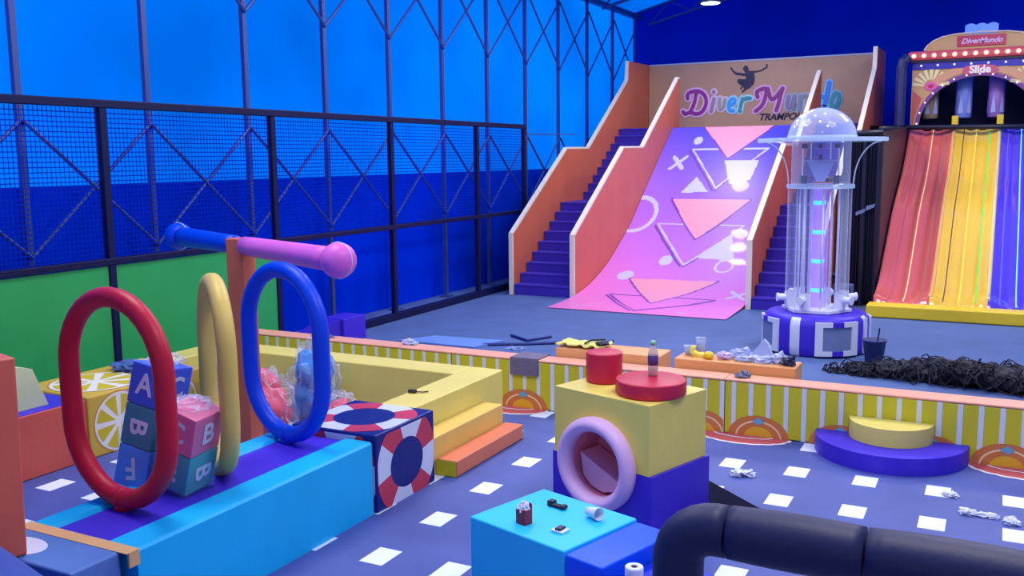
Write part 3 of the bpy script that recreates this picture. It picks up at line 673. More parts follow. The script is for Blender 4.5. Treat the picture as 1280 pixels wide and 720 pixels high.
mk_wall(-2.53, -2.45, True, 'rightmost orange stair side wall, behind the clear tower')
for xa, xb, lab in ((-7.915, -6.805, 'purple staircase to the left of the pink slide'), (-3.545, -2.555, 'purple staircase right of the pink slide, partly behind the tower')):
    t = thing('staircase', ((xa+xb)/2, 15.33, 0), lab, 'stairs', 'purple staircases')
    fl = [(15.45+.262*i, .195+.176*i) for i in range(9)]; fl2 = [(18.75+.262*i, 1.6+.171*(i+1)) for i in range(9)]
    for k, (y, z) in enumerate(fl+fl2):
        ye = 18.75 if k == 8 else (21.2 if k == 17 else y+.262)
        bm = NB(); box(bm, xa, xb, y, ye, 0, z, 0); box(bm, xa, xb, y-.012, y+.03, z-.028, z+.004, .003, mi=1); mk('step', bm, [stairp, nosing], t)
bm = NB(); box(bm, -7.91, -6.81, 21.21, 22.85, 3.0, 3.13); box(bm, -6.68, -3.67, 21.01, 22.85, 3.0, 3.13); box(bm, -3.54, -2.56, 21.21, 22.85, 3.0, 3.13); box(bm, -7.9, -2.56, 21.6, 22.8, 0, 3.0)
mk('landing', bm, stairp, label='upper purple landing behind the pink slide under the sign board', cat='platform')

sb = thing('sign_board', (-5.2, 22.92, 3.13), 'tan sign board with DiverMundo TRAMPOLINE lettering above the pink slide', 'sign')
bm = NB(); box(bm, -7.92, -2.55, 22.9, 22.98, 3.13, 4.71); mk('board', bm, boardm, sb)
bm = NB(); box(bm, -7.92, -2.55, 22.885, 22.99, 4.7, 4.74); mk('top_trim', bm, mat('steel_trim', (170, 180, 200), .4), sb)
CNT = [0]
def stroke(bm, pts, w, y, mi=0):
    # painted stroke: overlapping flat pieces, each a hair in front of the last
    def lay(P):
        CNT[0] += 1; yy = y-.00025*(CNT[0] % 60); poly(bm, [(p[0], yy, p[1]) for p in P], mi)
    for (a, b_) in zip(pts, pts[1:]):
        d_ = Vector((b_[0]-a[0], b_[1]-a[1]))
        if d_.length < 1e-4: continue
        n_ = Vector((-d_.y, d_.x)).normalized()*w/2; A = Vector(a); B = Vector(b_)
        lay([A+n_, A-n_, B-n_, B+n_])
    for p in pts: lay([(p[0]+w/2*math.cos(2*PI*i/14), p[1]+w/2*math.sin(2*PI*i/14)) for i in range(14)])
def smoothp(p, k=3):
    for _ in range(k-1):
        q = [p[0]]
        for a, b_ in zip(p, p[1:]): q += [(a[0]*.75+b_[0]*.25, a[1]*.75+b_[1]*.25), (a[0]*.25+b_[0]*.75, a[1]*.25+b_[1]*.75)]
        q.append(p[-1]); p = q
    return p
LET = [('d_capital', (150, 50, 140), (236, 190, 232), [[(-6.71, 4.0), (-6.76, 3.75), (-6.86, 3.55)], [(-6.92, 3.89), (-6.94, 3.99), (-6.83, 4.06), (-6.63, 4.06), (-6.49, 3.96), (-6.45, 3.79), (-6.5, 3.63), (-6.59, 3.53), (-6.72, 3.51), (-6.84, 3.57), (-6.99, 3.51), (-7.03, 3.58)]], .1),
 ('i', (164, 130, 168), (226, 206, 226), [[(-6.27, 3.86), (-6.34, 3.57)], [(-6.28, 4.02), (-6.281, 4.03)]], .1),
 ('v', (170, 160, 160), (222, 210, 222), [[(-6.13, 3.86), (-6.15, 3.59), (-6.03, 3.66), (-6.0, 3.83)]], .09),
 ('e', (60, 170, 240), (160, 220, 248), [[(-5.88, 3.7), (-5.77, 3.74), (-5.77, 3.85), (-5.87, 3.84), (-5.92, 3.7), (-5.89, 3.56), (-5.79, 3.57)]], .09),
 ('r', (60, 150, 160), (170, 224, 226), [[(-5.59, 3.84), (-5.65, 3.55)], [(-5.59, 3.78), (-5.51, 3.86), (-5.4, 3.84)]], .09),
 ('m_capital', (140, 50, 130), (226, 170, 222), [[(-5.23, 3.86), (-5.27, 3.99), (-5.14, 4.05), (-5.02, 4.06), (-5.06, 3.79), (-5.14, 3.63), (-5.27, 3.54)], [(-5.0, 4.05), (-4.91, 3.73), (-4.65, 4.04)], [(-4.67, 4.04), (-4.72, 3.78), (-4.79, 3.54)]], .1),
 ('u', (128, 126, 160), (160, 170, 196), [[(-4.52, 3.85), (-4.56, 3.59), (-4.47, 3.58), (-4.38, 3.85)], [(-4.38, 3.85), (-4.4, 3.57)]], .09),
 ('n', (130, 140, 160), (166, 176, 196), [[(-4.24, 3.84), (-4.27, 3.55)], [(-4.24, 3.79), (-4.15, 3.87), (-4.08, 3.82), (-4.11, 3.55)]], .09),
 ('d', (40, 130, 226), (120, 190, 240), [[(-3.62, 4.12), (-3.66, 3.83), (-3.71, 3.58)], [(-3.69, 3.78), (-3.8, 3.83), (-3.88, 3.75), (-3.88, 3.62), (-3.79, 3.56), (-3.7, 3.63)]], .11),
 ('o', (50, 150, 160), (110, 180, 220), [[(-3.48, 3.88), (-3.39, 3.84), (-3.4, 3.66), (-3.48, 3.55), (-3.57, 3.58), (-3.57, 3.76), (-3.48, 3.88)]], .1)]
for k, (nm, c1, c2, strokes, w) in enumerate(LET):
    bm = NB()
    for s_ in strokes: stroke(bm, smoothp(s_), w+.075, 22.895, 1)
    for s_ in strokes: stroke(bm, smoothp(s_), w*.85, 22.875, 0)
    mk('letter_'+nm, bm, [mat('paint_'+nm, c1, .4), mat('halo_'+nm, c2, .4)], sb)
JP = [(-5.91, 4.58), (-5.87, 4.58), (-5.82, 4.51), (-5.76, 4.46), (-5.64, 4.44), (-5.54, 4.42), (-5.55, 4.46), (-5.6, 4.53), (-5.56, 4.6), (-5.5, 4.6), (-5.46, 4.53), (-5.47, 4.48), (-5.43, 4.48), (-5.29, 4.47), (-5.17, 4.49), (-5.06, 4.55), (-5.05, 4.62), (-5.02, 4.61), (-5.02, 4.53), (-5.15, 4.46), (-5.29, 4.43), (-5.33, 4.42), (-5.31, 4.28), (-5.33, 4.17), (-5.42, 4.08), (-5.51, 4.04), (-5.6, 3.97), (-5.62, 4.0), (-5.55, 4.07), (-5.59, 4.11), (-5.63, 4.05), (-5.66, 4.07), (-5.61, 4.13), (-5.7, 4.2), (-5.73, 4.26), (-5.7, 4.3), (-5.52, 4.29), (-5.52, 4.35), (-5.59, 4.37), (-5.76, 4.40), (-5.83, 4.46)]
bm = NB(); prism(bm, [(x, 22.898, z) for x, z in JP], (0, -.01, 0)); mk('jumper_silhouette', bm, mat('silhouette_navy', (24, 22, 70), .5), sb, label='dark silhouette of a jumping figure')
bm = NB(); text_bm(bm, 'TRAMPOLINE', frame((-5.2, 22.888, 3.39), (1, 0, 0), (0, 0, 1), (0, -1, 0)), .215, 0, .3, .006, .003, 'LEFT')
mk('word_trampoline', bm, mat('silhouette_navy', (24, 22, 70), .5), sb, recalc=False)

# ------------------------------------------------------------ lane slide with marquee
t = thing('lane_slide', (-.5, 15.55, 0), 'glossy wavy slide with red, yellow and purple lanes under the marquee', 'slide')
LP = [(15.75, .2), (16.1, .24), (16.5, .38), (17.0, .68), (17.6, 1.05), (18.2, 1.42), (18.9, 1.72), (19.6, 2.0), (20.2, 2.35), (20.7, 2.72), (21.0, 2.94)]
def lz_(y):
    pr = LP
    for i in range(len(pr)-1):
        if pr[i][0] <= y <= pr[i+1][0]:
            p0 = pr[max(0, i-1)]; p1 = pr[i]; p2 = pr[i+1]; p3 = pr[min(len(pr)-1, i+2)]; t_ = (y-p1[0])/(p2[0]-p1[0]); h = p2[0]-p1[0]
            m1 = (p2[1]-p0[1])/(p2[0]-p0[0]); m2 = (p3[1]-p1[1])/(p3[0]-p1[0])
            return (2*t_**3-3*t_**2+1)*p1[1]+(t_**3-2*t_**2+t_)*h*m1+(-2*t_**3+3*t_**2)*p2[1]+(t_**3-t_**2)*h*m2
    return pr[-1][1] if y > 20 else pr[0][1]
gl = dict(rough=.16, coat=.6)
lanes = [(-1.7, -.9, mat('gloss_red', (212, 98, 94), **gl), 'red lane'), (-.9, -.1, mat('gloss_yellow', (240, 196, 60), **gl), 'yellow lane'), (-.1, .7, mat('gloss_purple', (86, 66, 216), **gl), 'purple lane'), (.7, 1.5, mat('gloss_green', (40, 160, 90), **gl), 'green lane')]
for xa, xb, m_, lab in lanes:
    bm = NB(); nu = 28; ny = 90; G = []
    for j in range(ny+1):
        y = 15.75+(21-15.75)*j/ny; row = []
        for i in range(nu+1):
            u_ = i/nu; dz = .11*(abs(math.cos(PI*u_))**5)+.035*math.exp(-((u_-.5)/.05)**2)+.02*math.exp(-((u_-.25)/.04)**2)+.02*math.exp(-((u_-.78)/.04)**2)
            row.append(bm.verts.new((xa+(xb-xa)*u_, y, lz_(y)+dz)))
        G.append(row)
    for j in range(ny):
        for i in range(nu): bm.faces.new((G[j][i], G[j][i+1], G[j+1][i+1], G[j+1][i]))
    for i in range(nu): bm.faces.new((G[0][i], G[0][i+1], bm.verts.new((G[0][i+1].co.x, 15.75, .02)), bm.verts.new((G[0][i].co.x, 15.75, .02))))
    mk('lane', bm, m_, t, smooth=True, label=lab)
for x, col, e_ in ((-1.28, (255, 216, 150), .35), (-1.5, (206, 90, 130), .0), (-.5, (255, 226, 90), .3), (-.27, (40, 220, 100), .45), (.28, (120, 240, 255), .6), (-1.04, (150, 120, 110), 0), (-.72, (110, 50, 80), 0), (.06, (120, 110, 220), 0)):  # thin coloured streaks running down the lanes, some with emission
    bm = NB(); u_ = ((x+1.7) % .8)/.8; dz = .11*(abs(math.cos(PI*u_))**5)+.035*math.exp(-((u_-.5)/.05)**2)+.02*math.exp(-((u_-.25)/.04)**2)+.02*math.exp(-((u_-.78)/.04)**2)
    tube(bm, [(x, 15.75+(21-15.75)*j/60, lz_(15.75+5.25*j/60)+dz+.002) for j in range(61)], .009, 6); mk('lane_streak', bm, mat('streak_%d' % int((x+3)*100), col, .4, emit=e_), t)
bm = NB(); P = [(-1.72, 15.8, 0)]+[(-1.72, 15.8+5.2*j/40, lz_(15.8+5.2*j/40)+.08) for j in range(41)]+[(-1.72, 21, 0)]; prism(bm, P, (.02, 0, 0)); mk('side_cheek', bm, mat('gloss_red', (212, 70, 70)), t)
t0 = t
bm = NB(); box(bm, -1.78, 1.6, 15.38, 15.74, 0, .2, .03); mk('landing_pad', bm, vinyl('pad_yellow', (226, 196, 50)), wn=True, label='long yellow landing pad at the foot of the lane slide', cat='landing pad')

for x, c in ((-.9, (240, 180, 110)), (-.1, (236, 214, 140))):
    bm = NB(); tube(bm, [(x, 15.78+(21-15.78)*j/60, lz_(15.78+5.22*j/60)+.11) for j in range(61)], .035, 10); mk('lane_ridge', bm, mat('ridge_%d' % int(x*-10), c, .15, coat=.6), t0, smooth=True)
# facade
fc = thing('slide_facade', (-.5, 21.1, 2.95), 'fairground marquee facade with arch, bulbs and the word Slide', 'facade')
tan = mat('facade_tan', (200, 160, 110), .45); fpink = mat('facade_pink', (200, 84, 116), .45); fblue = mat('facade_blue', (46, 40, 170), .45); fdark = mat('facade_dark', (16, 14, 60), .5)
AC = -.5; R0x, R0z = 1.07, 1.0
arch = [(AC+R0x*math.cos(PI*i/32), 3.0+R0z*math.sin(PI*i/32)) for i in range(33)]
bm = NB(); P = [(-1.72, 2.95), (-1.72, 4.32), (.72, 4.32), (.72, 2.95), (AC+R0x, 2.95)]+arch+[(AC-R0x, 2.95)]; prism(bm, [(x, 21.1, z) for x, z in P], (0, -.12, 0)); mk('arch_panel', bm, tan, fc)
def band(r0, r1, y, a0=0, a1=PI, n=32):
    bm = NB(); A = [(AC+(R0x+r0)*math.cos(a0+(a1-a0)*i/n), 3.0+(R0z+r0)*math.sin(a0+(a1-a0)*i/n)) for i in range(n+1)]; B = [(AC+(R0x+r1)*math.cos(a0+(a1-a0)*i/n), 3.0+(R0z+r1)*math.sin(a0+(a1-a0)*i/n)) for i in range(n+1)]
    prism(bm, [(x, y, z) for x, z in A+B[::-1]], (0, -.012, 0)); return bm
mk('arch_band', band(0, .07, 20.978), mat('facade_violet', (120, 60, 150), .45), fc)
mk('arch_banner', band(.09, .24, 20.976, PI*.27, PI*.73), mat('banner_tan', (214, 158, 120), .45), fc)
for sx in (-1, 1):
    P = [(AC+sx*1.2, 2.97), (AC+sx*1.2, 3.75), (AC+sx*1.02, 3.6), (AC+sx*1.12, 3.3)]
    bm = NB(); prism(bm, [(x, 20.979, z) for x, z in P], (0, -.008, 0)); mk('side_swirl', bm, mat('swirl_red', (196, 90, 80), .45), fc)
for sx in (-1, 1):
    bm = NB(); c0 = (AC+sx*.87, 3.83)
    for k in range(9):
        a = PI*(.05+.9*k/8); r0_, r1_ = .13, .34
        for w0, w1 in ((.02, .035),):
            p = Vector((math.cos(a), 0, math.sin(a))); q = Vector((-math.sin(a), 0, math.cos(a)))
            b0 = Vector((c0[0], 20.976, c0[1]))
            prism(bm, [b0+p*r0_-q*w0, b0+p*r0_+q*w0, b0+p*r1_+q*w1, b0+p*r1_-q*w1], (0, -.01, 0))
    mk('sun_rays', bm, mat('ray_cream', (236, 222, 170), .45), fc)
    bm = NB(); prism(bm, [(c0[0]+.11*math.cos(2*PI*i/24), 20.974, c0[1]+.09*math.sin(2*PI*i/24)) for i in range(24)], (0, -.014, 0)); s0 = mk('sun_disc', bm, mat('sun_pink', (226, 90, 170), .45), fc)
    bm = NB(); H = [(c0[0]+.05*math.sin(a_)**3, c0[1]+.042*(math.cos(a_)-.38*math.cos(2*a_)-.15*math.cos(3*a_))) for a_ in [2*PI*i/28 for i in range(28)]]; prism(bm, [(x, 20.958, z) for x, z in H], (0, -.006, 0)); mk('heart', bm, mat('heart_red', (180, 30, 90), .45), s0)
bm = NB(); prism(bm, [(x, 20.962, z) for x, z in [(-.78, 4.02), (-.82, 4.1), (-.76, 4.19), (-.5, 4.21), (-.24, 4.19), (-.17, 4.1), (-.22, 4.02), (-.5, 4.05)]], (0, -.012, 0)); s0 = mk('word_plaque', bm, fpink, fc)
bm = NB(); text_bm(bm, 'Slide', frame((-.5, 20.945, 4.115), (1, 0, 0), (0, 0, 1), (0, -1, 0)), .2, 0, 0, .008, .006); mk('word_slide', bm, mat('letter_white', (246, 240, 240), .4), s0, recalc=False)
bm = NB(); box(bm, -1.72, .72, 20.96, 21.06, 4.16, 4.31); mk('blue_frieze', bm, fblue, fc)
bulb = mat('bulb_warm', (255, 150, 130), .3, emit=1.6, ecol=(255, 190, 170)); bulb2 = mat('bulb_small', (230, 225, 255), .3, emit=1.2)
for k in range(8):
    bm = NB(); bmesh.ops.create_icosphere(bm, subdivisions=1, radius=.022); [setattr(v, 'co', v.co+Vector((-1.56+.3*k, 20.95, 4.235))) for v in bm.verts]; mk('frieze_bulb', bm, bulb2, fc)
for k in range(15):
    a = PI*(.03+.94*k/14); bm = NB(); bmesh.ops.create_icosphere(bm, subdivisions=1, radius=.02); [setattr(v, 'co', v.co+Vector((AC+(R0x+.035)*math.cos(a), 20.955, 3+(R0z+.035)*math.sin(a)))) for v in bm.verts]; mk('arch_bulb', bm, bulb2, fc)
bm = NB(); box(bm, -1.82, .82, 20.9, 21.1, 4.33, 4.52, .06); mq = mk('marquee_beam', bm, mat('marquee_pink', (206, 84, 96), .4), fc, smooth=False)
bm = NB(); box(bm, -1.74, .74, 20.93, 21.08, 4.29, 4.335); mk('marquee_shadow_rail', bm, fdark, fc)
for k in range(14):
    bm = NB(); bmesh.ops.create_icosphere(bm, subdivisions=2, radius=.045); [setattr(v, 'co', v.co+Vector((-1.70+.1847*k, 20.885, 4.425))) for v in bm.verts]; mk('bulb', bm, bulb, mq, smooth=True)
cr_ = [(-1.52, 4.52), (-1.47, 4.6), (-1.36, 4.69), (-1.2, 4.76), (-.95, 4.8), (-.5, 4.82), (-.05, 4.8), (.2, 4.76), (.36, 4.69), (.47, 4.6), (.52, 4.52)]
bm = NB(); prism(bm, [(x, 21.08, z) for x, z in cr_], (0, -.12, 0)); mk('crown', bm, tan, fc)
bm = NB(); P = [(x, 20.95, z+.012) for x, z in cr_]; tube(bm, P, .018, 6); mk('crown_trim', bm, mat('trim_tan', (226, 206, 176), .4), fc)
bm = NB(); box(bm, -.93, -.08, 20.93, 20.965, 4.565, 4.77, .006); s0 = mk('name_plate', bm, mat('plate_magenta', (190, 36, 90), .4), fc)
bm = NB(); text_bm(bm, 'DiverMundo', frame((-.5, 20.922, 4.66), (1, 0, 0), (0, 0, 1), (0, -1, 0)), .14, 0, .35, .004, .004); mk('name_lettering', bm, mat('plate_letter', (220, 190, 230), .4), s0, recalc=False)
bm = NB(); P = [(-.8, 4.8)]+[(-.8+.58*i/24, 4.96+.035*abs(math.sin(PI*3*i/24))) for i in range(25)]+[(-.22, 4.8)]; prism(bm, [(x, 20.99, z) for x, z in P], (0, -.05, 0)); mk('top_sign', bm, mat('pale_blue_sign', (90, 140, 250), .4, emit=.25), fc, label='pale blue scalloped top sign')
bm = NB(); box(bm, -1.74, .74, 22.6, 22.65, 0, 4.3); mk('dark_backdrop', bm, mat('backdrop', (10, 12, 52), .8), fc)
bm = NB(); box(bm, -1.74, -1.70, 21.12, 22.6, 2.9, 4.3); box(bm, .7, .74, 21.12, 22.6, 2.9, 4.3); mk('side_shroud', bm, mat('backdrop', (8, 8, 40), .8), fc)
for x, c, lab in ((-1.39, (150, 130, 110), 'tan hanging punch column left behind the arch'), (-.775, (120, 140, 230), 'blue hanging punch column in the middle of the arch'), (-.19, (150, 110, 200), 'purple hanging punch column right of centre behind the arch')):
    t = thing('hanging_column', (x, 21.5, 3.2), lab, 'padded column', 'padded columns behind the arch')
    bm = NB(); lathe(bm, [(0, 0), (.13, 0), (.15, .03), (.15, .95), (.0, .95)], (x, 21.5, 3.2), 20); mk('column', bm, vinyl('col_%d' % int(x*-100), c), t, smooth=True)
    bm = NB()
    for k in range(6):
        a = 2*PI*k/6+.2; p = Vector((x+.152*math.cos(a), 21.5+.152*math.sin(a), 3.3)); q = Vector((-math.sin(a), math.cos(a), 0))*.05
        poly(bm, [p-q, p+q, p+Vector((0, 0, .4))])
    mk('spike_print', bm, mat('spike_pale', (170, 180, 240), .4), t)
for x, lab in ((-.9, 'short yellow divider post between the red and yellow lanes'), (-.1, 'short yellow divider post between the yellow and purple lanes')):
    bm = NB(); box(bm, x-.06, x+.06, 21.0, 21.12, 2.96, 3.24, .02); mk('divider_post', bm, vinyl('pad_yellow', (226, 196, 50)), label=lab, cat='padded post', group='lane divider posts')

# black scaffold at the left of the lane slide
black = mat('black_pad', (14, 16, 44), .45, .2, 20)
t = thing('padded_scaffold', (-2.05, 17, 0), 'black padded scaffold and netting to the left of the lane slide', 'scaffold')
bm = NB(); n = 40
A = [bm.verts.new((-2.32+.56*i/n, 16.6+.035*math.sin(i*1.5), 0)) for i in range(n+1)]; B = [bm.verts.new((-2.32+.56*i/n, 16.6+.035*math.sin(i*1.5), 2.82)) for i in range(n+1)]
for i in range(n): bm.faces.new((A[i], A[i+1], B[i+1], B[i]))
mk('front_curtain', bm, black, t, smooth=True, recalc=False)
bm = NB(); box(bm, -1.775, -1.745, 16.6, 21.0, 0, 2.95); mk('side_curtain', bm, black, t)
for x, y in ((-2.3, 16.55), (-2.02, 16.55), (-1.8, 16.55), (-1.85, 20.8)):
    bm = NB(); lathe(bm, [(0, 0), (.055, 0), (.055, 2.98 if y > 18 else 2.86), (0, 2.98 if y > 18 else 2.86)], (x, y, 0), 14); mk('post', bm, black, t, smooth=False)
for p, q in (((-2.34, 16.5, 2.84), (-1.74, 16.5, 2.84)), ((-2.45, 20.75, 3.03), (1.6, 20.75, 2.98)), ((-2.75, 16.5, 2.1), (-2.3, 16.5, 2.1)), ((-2.75, 16.5, .5), (-2.3, 16.5, .5)), ((-1.78, 16.55, 2.9), (-1.78, 20.75, 2.98))):
    bm = NB(); tube(bm, [p, q], .05, 14); mk('crossbar', bm, black, t, smooth=True)
bm = NB(); prism(bm, [(-2.12, 16.49, 1.5), (-1.98, 16.49, 1.56), (-1.98, 16.49, 1.62), (-2.12, 16.49, 1.56)], (0, -.01, 0)); prism(bm, [(-1.97, 16.49, 1.58), (-1.84, 16.49, 1.64), (-1.82, 16.49, 1.7), (-1.96, 16.49, 1.66)], (0, -.01, 0)); mk('grey_tag', bm, mat('grey_tag', (110, 125, 165), .6), t)
bm = NB(); tube(bm, [(-1.9, 20.7, 3.05), (-1.9, 20.7, 4.2), (-1.87, 20.7, 4.33), (-1.8, 20.75, 4.4)], .1, 14); mk('tall_pad', bm, mat('navy_pad', (26, 36, 96), .4), None, label='tall navy padded tube beside the marquee facade', cat='padded tube')
bm = NB(); box(bm, -2.9, -2.5, 16.9, 16.95, 0, 2.05); 
for k in range(9): box(bm, -2.9+.045*k, -2.885+.045*k, 16.89, 16.9, 0, 2.05, mi=1)
mk('slatted_panel', bm, [wallor, mat('slat_shadow', (130, 56, 60), .5)], label='orange slatted panel behind the clear tower', cat='panel')
bm = NB(); box(bm, -2.35, -2.05, 15.9, 16.1, 0, .42, .01)
for k in range(5): box(bm, -2.32+.055*k, -2.3+.055*k, 15.885, 15.9, .05, .37, mi=1)
mk('blower_unit', bm, [mat('grey_blue_metal', (86, 96, 150), .5), black], label='small grey vented unit on the floor behind the striped drum', cat='blower')

# ------------------------------------------------------------ clear ball tower
AX, AY = -2.06, 12.6
tw = thing('ball_tower', (AX, AY, 0), 'clear acrylic tower with dome top on a purple and white striped drum', 'play tower')
bm = NB(); seg = 96; RB = .645
def drumr(z): return RB*(1-.02*((z-.25)/.25)**6)
prof_ = [(0, 0), (.61, 0), (.64, .03), (.65, .12), (.65, .38), (.635, .45), (.6, .49), (.5, .505), (0, .51)]
lathe(bm, prof_, (AX, AY, 0), seg)
for f in bm.faces:
    c = f.calc_center_median(); a = math.degrees(math.atan2(c.y-AY, c.x-AX)) % 360; r_ = math.hypot(c.x-AX, c.y-AY)
    if r_ > .6 and c.z < .47:
        q = (a-268) % 60
        f.material_index = 0
        if 0 <= (a-250) % 90 < 13: f.material_index = 1
# window frames (white/purple) as raised quilted pads
dr = mk('striped_drum', bm, [purple, white], tw, smooth=True)
def curved(bm, a0, a1, z0, z1, r, th, mi=0, n=8):
    P = []
    for i in range(n+1):
        a = math.radians(a0+(a1-a0)*i/n); P.append((math.cos(a), math.sin(a)))
    for (c0, s0_), (c1, s1_) in zip(P, P[1:]):
        vs = [bm.verts.new((AX+c*rr_, AY+s*rr_, z)) for (c, s) in ((c0, s0_), (c1, s1_)) for rr_ in (r, r+th) for z in (z0, z1)]
        a_ = vs
        for q in ((0, 1, 3, 2), (4, 6, 7, 5), (2, 3, 7, 6), (0, 4, 5, 1), (1, 5, 7, 3), (0, 2, 6, 4)):
            f = bm.faces.new([a_[k] for k in q]); f.material_index = mi
for ac in (303, 213, 123, 33):
    bm = NB()
    curved(bm, ac-24, ac-16, .03, .45, .648, .03, 0); curved(bm, ac+16, ac+24, .03, .45, .648, .03, 0)
    for z0, z1 in ((.03, .09), (.39, .45)):
        curved(bm, ac-16, ac-6, z0, z1, .648, .03, 0, 4); curved(bm, ac-6, ac+6, z0, z1, .648, .032, 1, 4); curved(bm, ac+6, ac+16, z0, z1, .648, .03, 0, 4)
    wf = mk('window_frame', bm, [white, purple], dr)
    bm = NB(); curved(bm, ac-16, ac+16, .09, .39, .648, .012, 0, 8); mk('mesh_window', bm, mat('mesh_grey', (120, 140, 190), .6, .8, 160), wf)
for ac in (343,):
    bm = NB(); curved(bm, ac-3, ac+3, .03, .47, .648, .02, 0, 3); mk('piping', bm, white, dr)
bm = NB(); P = [(AX+.44*math.cos(PI/3*k), AY+.44*math.sin(PI/3*k), .515) for k in range(6)]; prism(bm, P, (0, 0, .035)); mk('hex_plate', bm, pvc, tw)
acr = clear('acrylic', (225, 232, 255), .1, .05); acr_e = clear('acrylic_edge', (206, 226, 252), .4, .1, glow=.1, gcol=(170, 220, 255))
for k, a in enumerate((205, 255, 335, 25, 80, 140)):
    ar = math.radians(a); x, y = AX+.34*math.cos(ar), AY+.34*math.sin(ar)
    bm = NB(); lathe(bm, [(.065, .74), (.065, 2.08)], (x, y, 0), 20); tb = mk('clear_tube', bm, acr, tw, smooth=True)
    bm = NB(); lathe(bm, [(.07, .55), (.07, .76), (.066, .76), (.066, .56)], (x, y, 0), 20)
    o_ = Vector((math.cos(ar), math.sin(ar), 0)); tube(bm, [Vector((x, y, .68))+o_*.05, Vector((x, y, .68))+o_*.16], .045, 16); tube(bm, [Vector((x, y, .68))+o_*.15, Vector((x, y, .68))+o_*.17], .055, 16)
    mk('tee_fitting', bm, pvc, tb, smooth=False)
for a in (232, 290, 0, 60, 120, 180):
    ar = math.radians(a); bm = NB(); tube(bm, [(AX+.24*math.cos(ar), AY+.24*math.sin(ar), .55), (AX+.24*math.cos(ar), AY+.24*math.sin(ar), 2.09)], .014, 8); mk('support_rod', bm, pvc, tw, smooth=True)
bm = NB(); lathe(bm, [(.12, .55), (.12, 2.09)], (AX, AY, 0), 28); mk('core_tube', bm, clear('core_violet', (190, 170, 250), .2, .15, glow=.25, gcol=(170, 130, 255)), tw, smooth=True)
bm = NB(); lathe(bm, [(.075, .55), (.075, 2.09)], (AX, AY-.0, 0), 20); cl = mk('light_column', bm, mat('violet_glow', (196, 160, 250), .4, emit=.35), tw, smooth=True)
for k in range(4):
    bm = NB(); lathe(bm, [(0, -.035), (.076, -.025), (.08, 0), (.076, .025), (0, .035)], (AX, AY, .77+.375*k), 20); mk('cyan_light', bm, mat('cyan_glow', (60, 220, 255), .4, emit=1.2), cl, smooth=True)
def plate(r, z, th, n=12, ph=0): 
    bm = NB(); prism(bm, [(AX+r*math.cos(2*PI*k/n+ph), AY+r*math.sin(2*PI*k/n+ph), z) for k in range(n)], (0, 0, th)); return bm
mk('lower_plate', plate(.42, 2.08, .05, 12), acr_e, tw)
mk('upper_plate', plate(.79, 2.66, .05, 40), acr_e, tw)
for z0, r in ((2.13, .36),):
    bm = NB(); lathe(bm, [(r, z0), (r, 2.66)], (AX, AY, 0), 40); mk('chamber_wall', bm, acr, tw, smooth=True)
bm = NB(); lathe(bm, [(.42*math.cos(a), 2.71+.38*math.sin(a)) for a in [PI/2*i/14 for i in range(15)]], (AX, AY, 0), 48); dm = mk('dome', bm, clear('dome_clear', (200, 212, 255), .2, .06), tw, smooth=True)
bm = NB(); lathe(bm, [(.425, 2.71), (.425, 2.74), (.41, 2.74)], (AX, AY, 0), 48); mk('dome_rim', bm, acr_e, dm)
for i in range(9):
    a = random.uniform(PI*1.15, PI*1.85); h = random.uniform(.35, .95); bm = NB(); bmesh.ops.create_icosphere(bm, subdivisions=1, radius=.012)
    [setattr(v, 'co', v.co+Vector((AX+.405*math.cos(h)*math.cos(a), AY+.405*math.cos(h)*math.sin(a), 2.71+.365*math.sin(h)))) for v in bm.verts]; mk('star_light', bm, mat('star_white', (240, 245, 255), .3, emit=2.5), dm)
for sx in (-1, 1):
    bm = NB(); tube(bm, [(AX+sx*(.40+.32*(1-math.cos(PI/2*i/10))), AY, 2.13+.53*math.sin(PI/2*i/10)) for i in range(11)], .009, 8); mk('bracket', bm, pvc, tw, smooth=True)
# machinery in the chamber
bm = NB(); prism(bm, [(AX-.17, AY-.02, 2.42), (AX+.17, AY-.02, 2.42), (AX+.05, AY-.02, 2.16), (AX-.05, AY-.02, 2.16)], (0, .04, 0)); box(bm, AX-.22, AX+.22, AY-.03, AY+.03, 2.42, 2.435); mk('funnel', bm, mat('pale_violet', (150, 160, 226), .4), tw)
for sx in (-1, 1):
    bm = NB(); box(bm, AX+sx*.2-.035, AX+sx*.2+.035, AY-.05, AY+.02, 2.135, 2.24, .004); box(bm, AX+sx*.2-.035, AX+sx*.2+.035, AY-.05, AY+.02, 2.58, 2.64, .004); mk('motor', bm, mat('motor_navy', (30, 30, 96), .4), tw)
    bm = NB(); tube(bm, [(AX+sx*.22, AY-.04, 2.24), (AX+sx*.22, AY-.04, 2.58)], .01, 8); tube(bm, [(AX+sx*.12, AY-.04, 2.44), (AX+sx*.12, AY-.04, 2.65)], .008, 8); mk('rod', bm, pvc, tw)
bm = NB(); box(bm, AX-.02, AX+.02, AY-.06, AY-.02, 2.44, 2.5); box(bm, AX-.02, AX+.02, AY-.06, AY-.02, 2.58, 2.64); mk('valve', bm, mat('motor_navy', (30, 30, 96), .4), tw)

# ------------------------------------------------------------ bucket, net pile, boxes behind the barrier
t = thing('bucket', (-1.27, 12.0, 0), 'dark grey-blue bucket with a handle stick beside the striped drum', 'bucket')
bm = NB(); lathe(bm, [(0, .004), (.098, .004), (.1, 0), (.135, .27), (.145, .272), (.145, .285), (.13, .285), (.095, .012), (0, .012)], (-1.27, 12.0, 0), 28); mk('pail', bm, mat('bucket_grey', (52, 64, 120), .5), t, smooth=True)
bm = NB(); tube(bm, [(-1.26, 12.0, .02), (-1.22, 12.03, .42)], .01, 8); mk('stick', bm, mat('dark_stick', (30, 34, 80), .5), t)

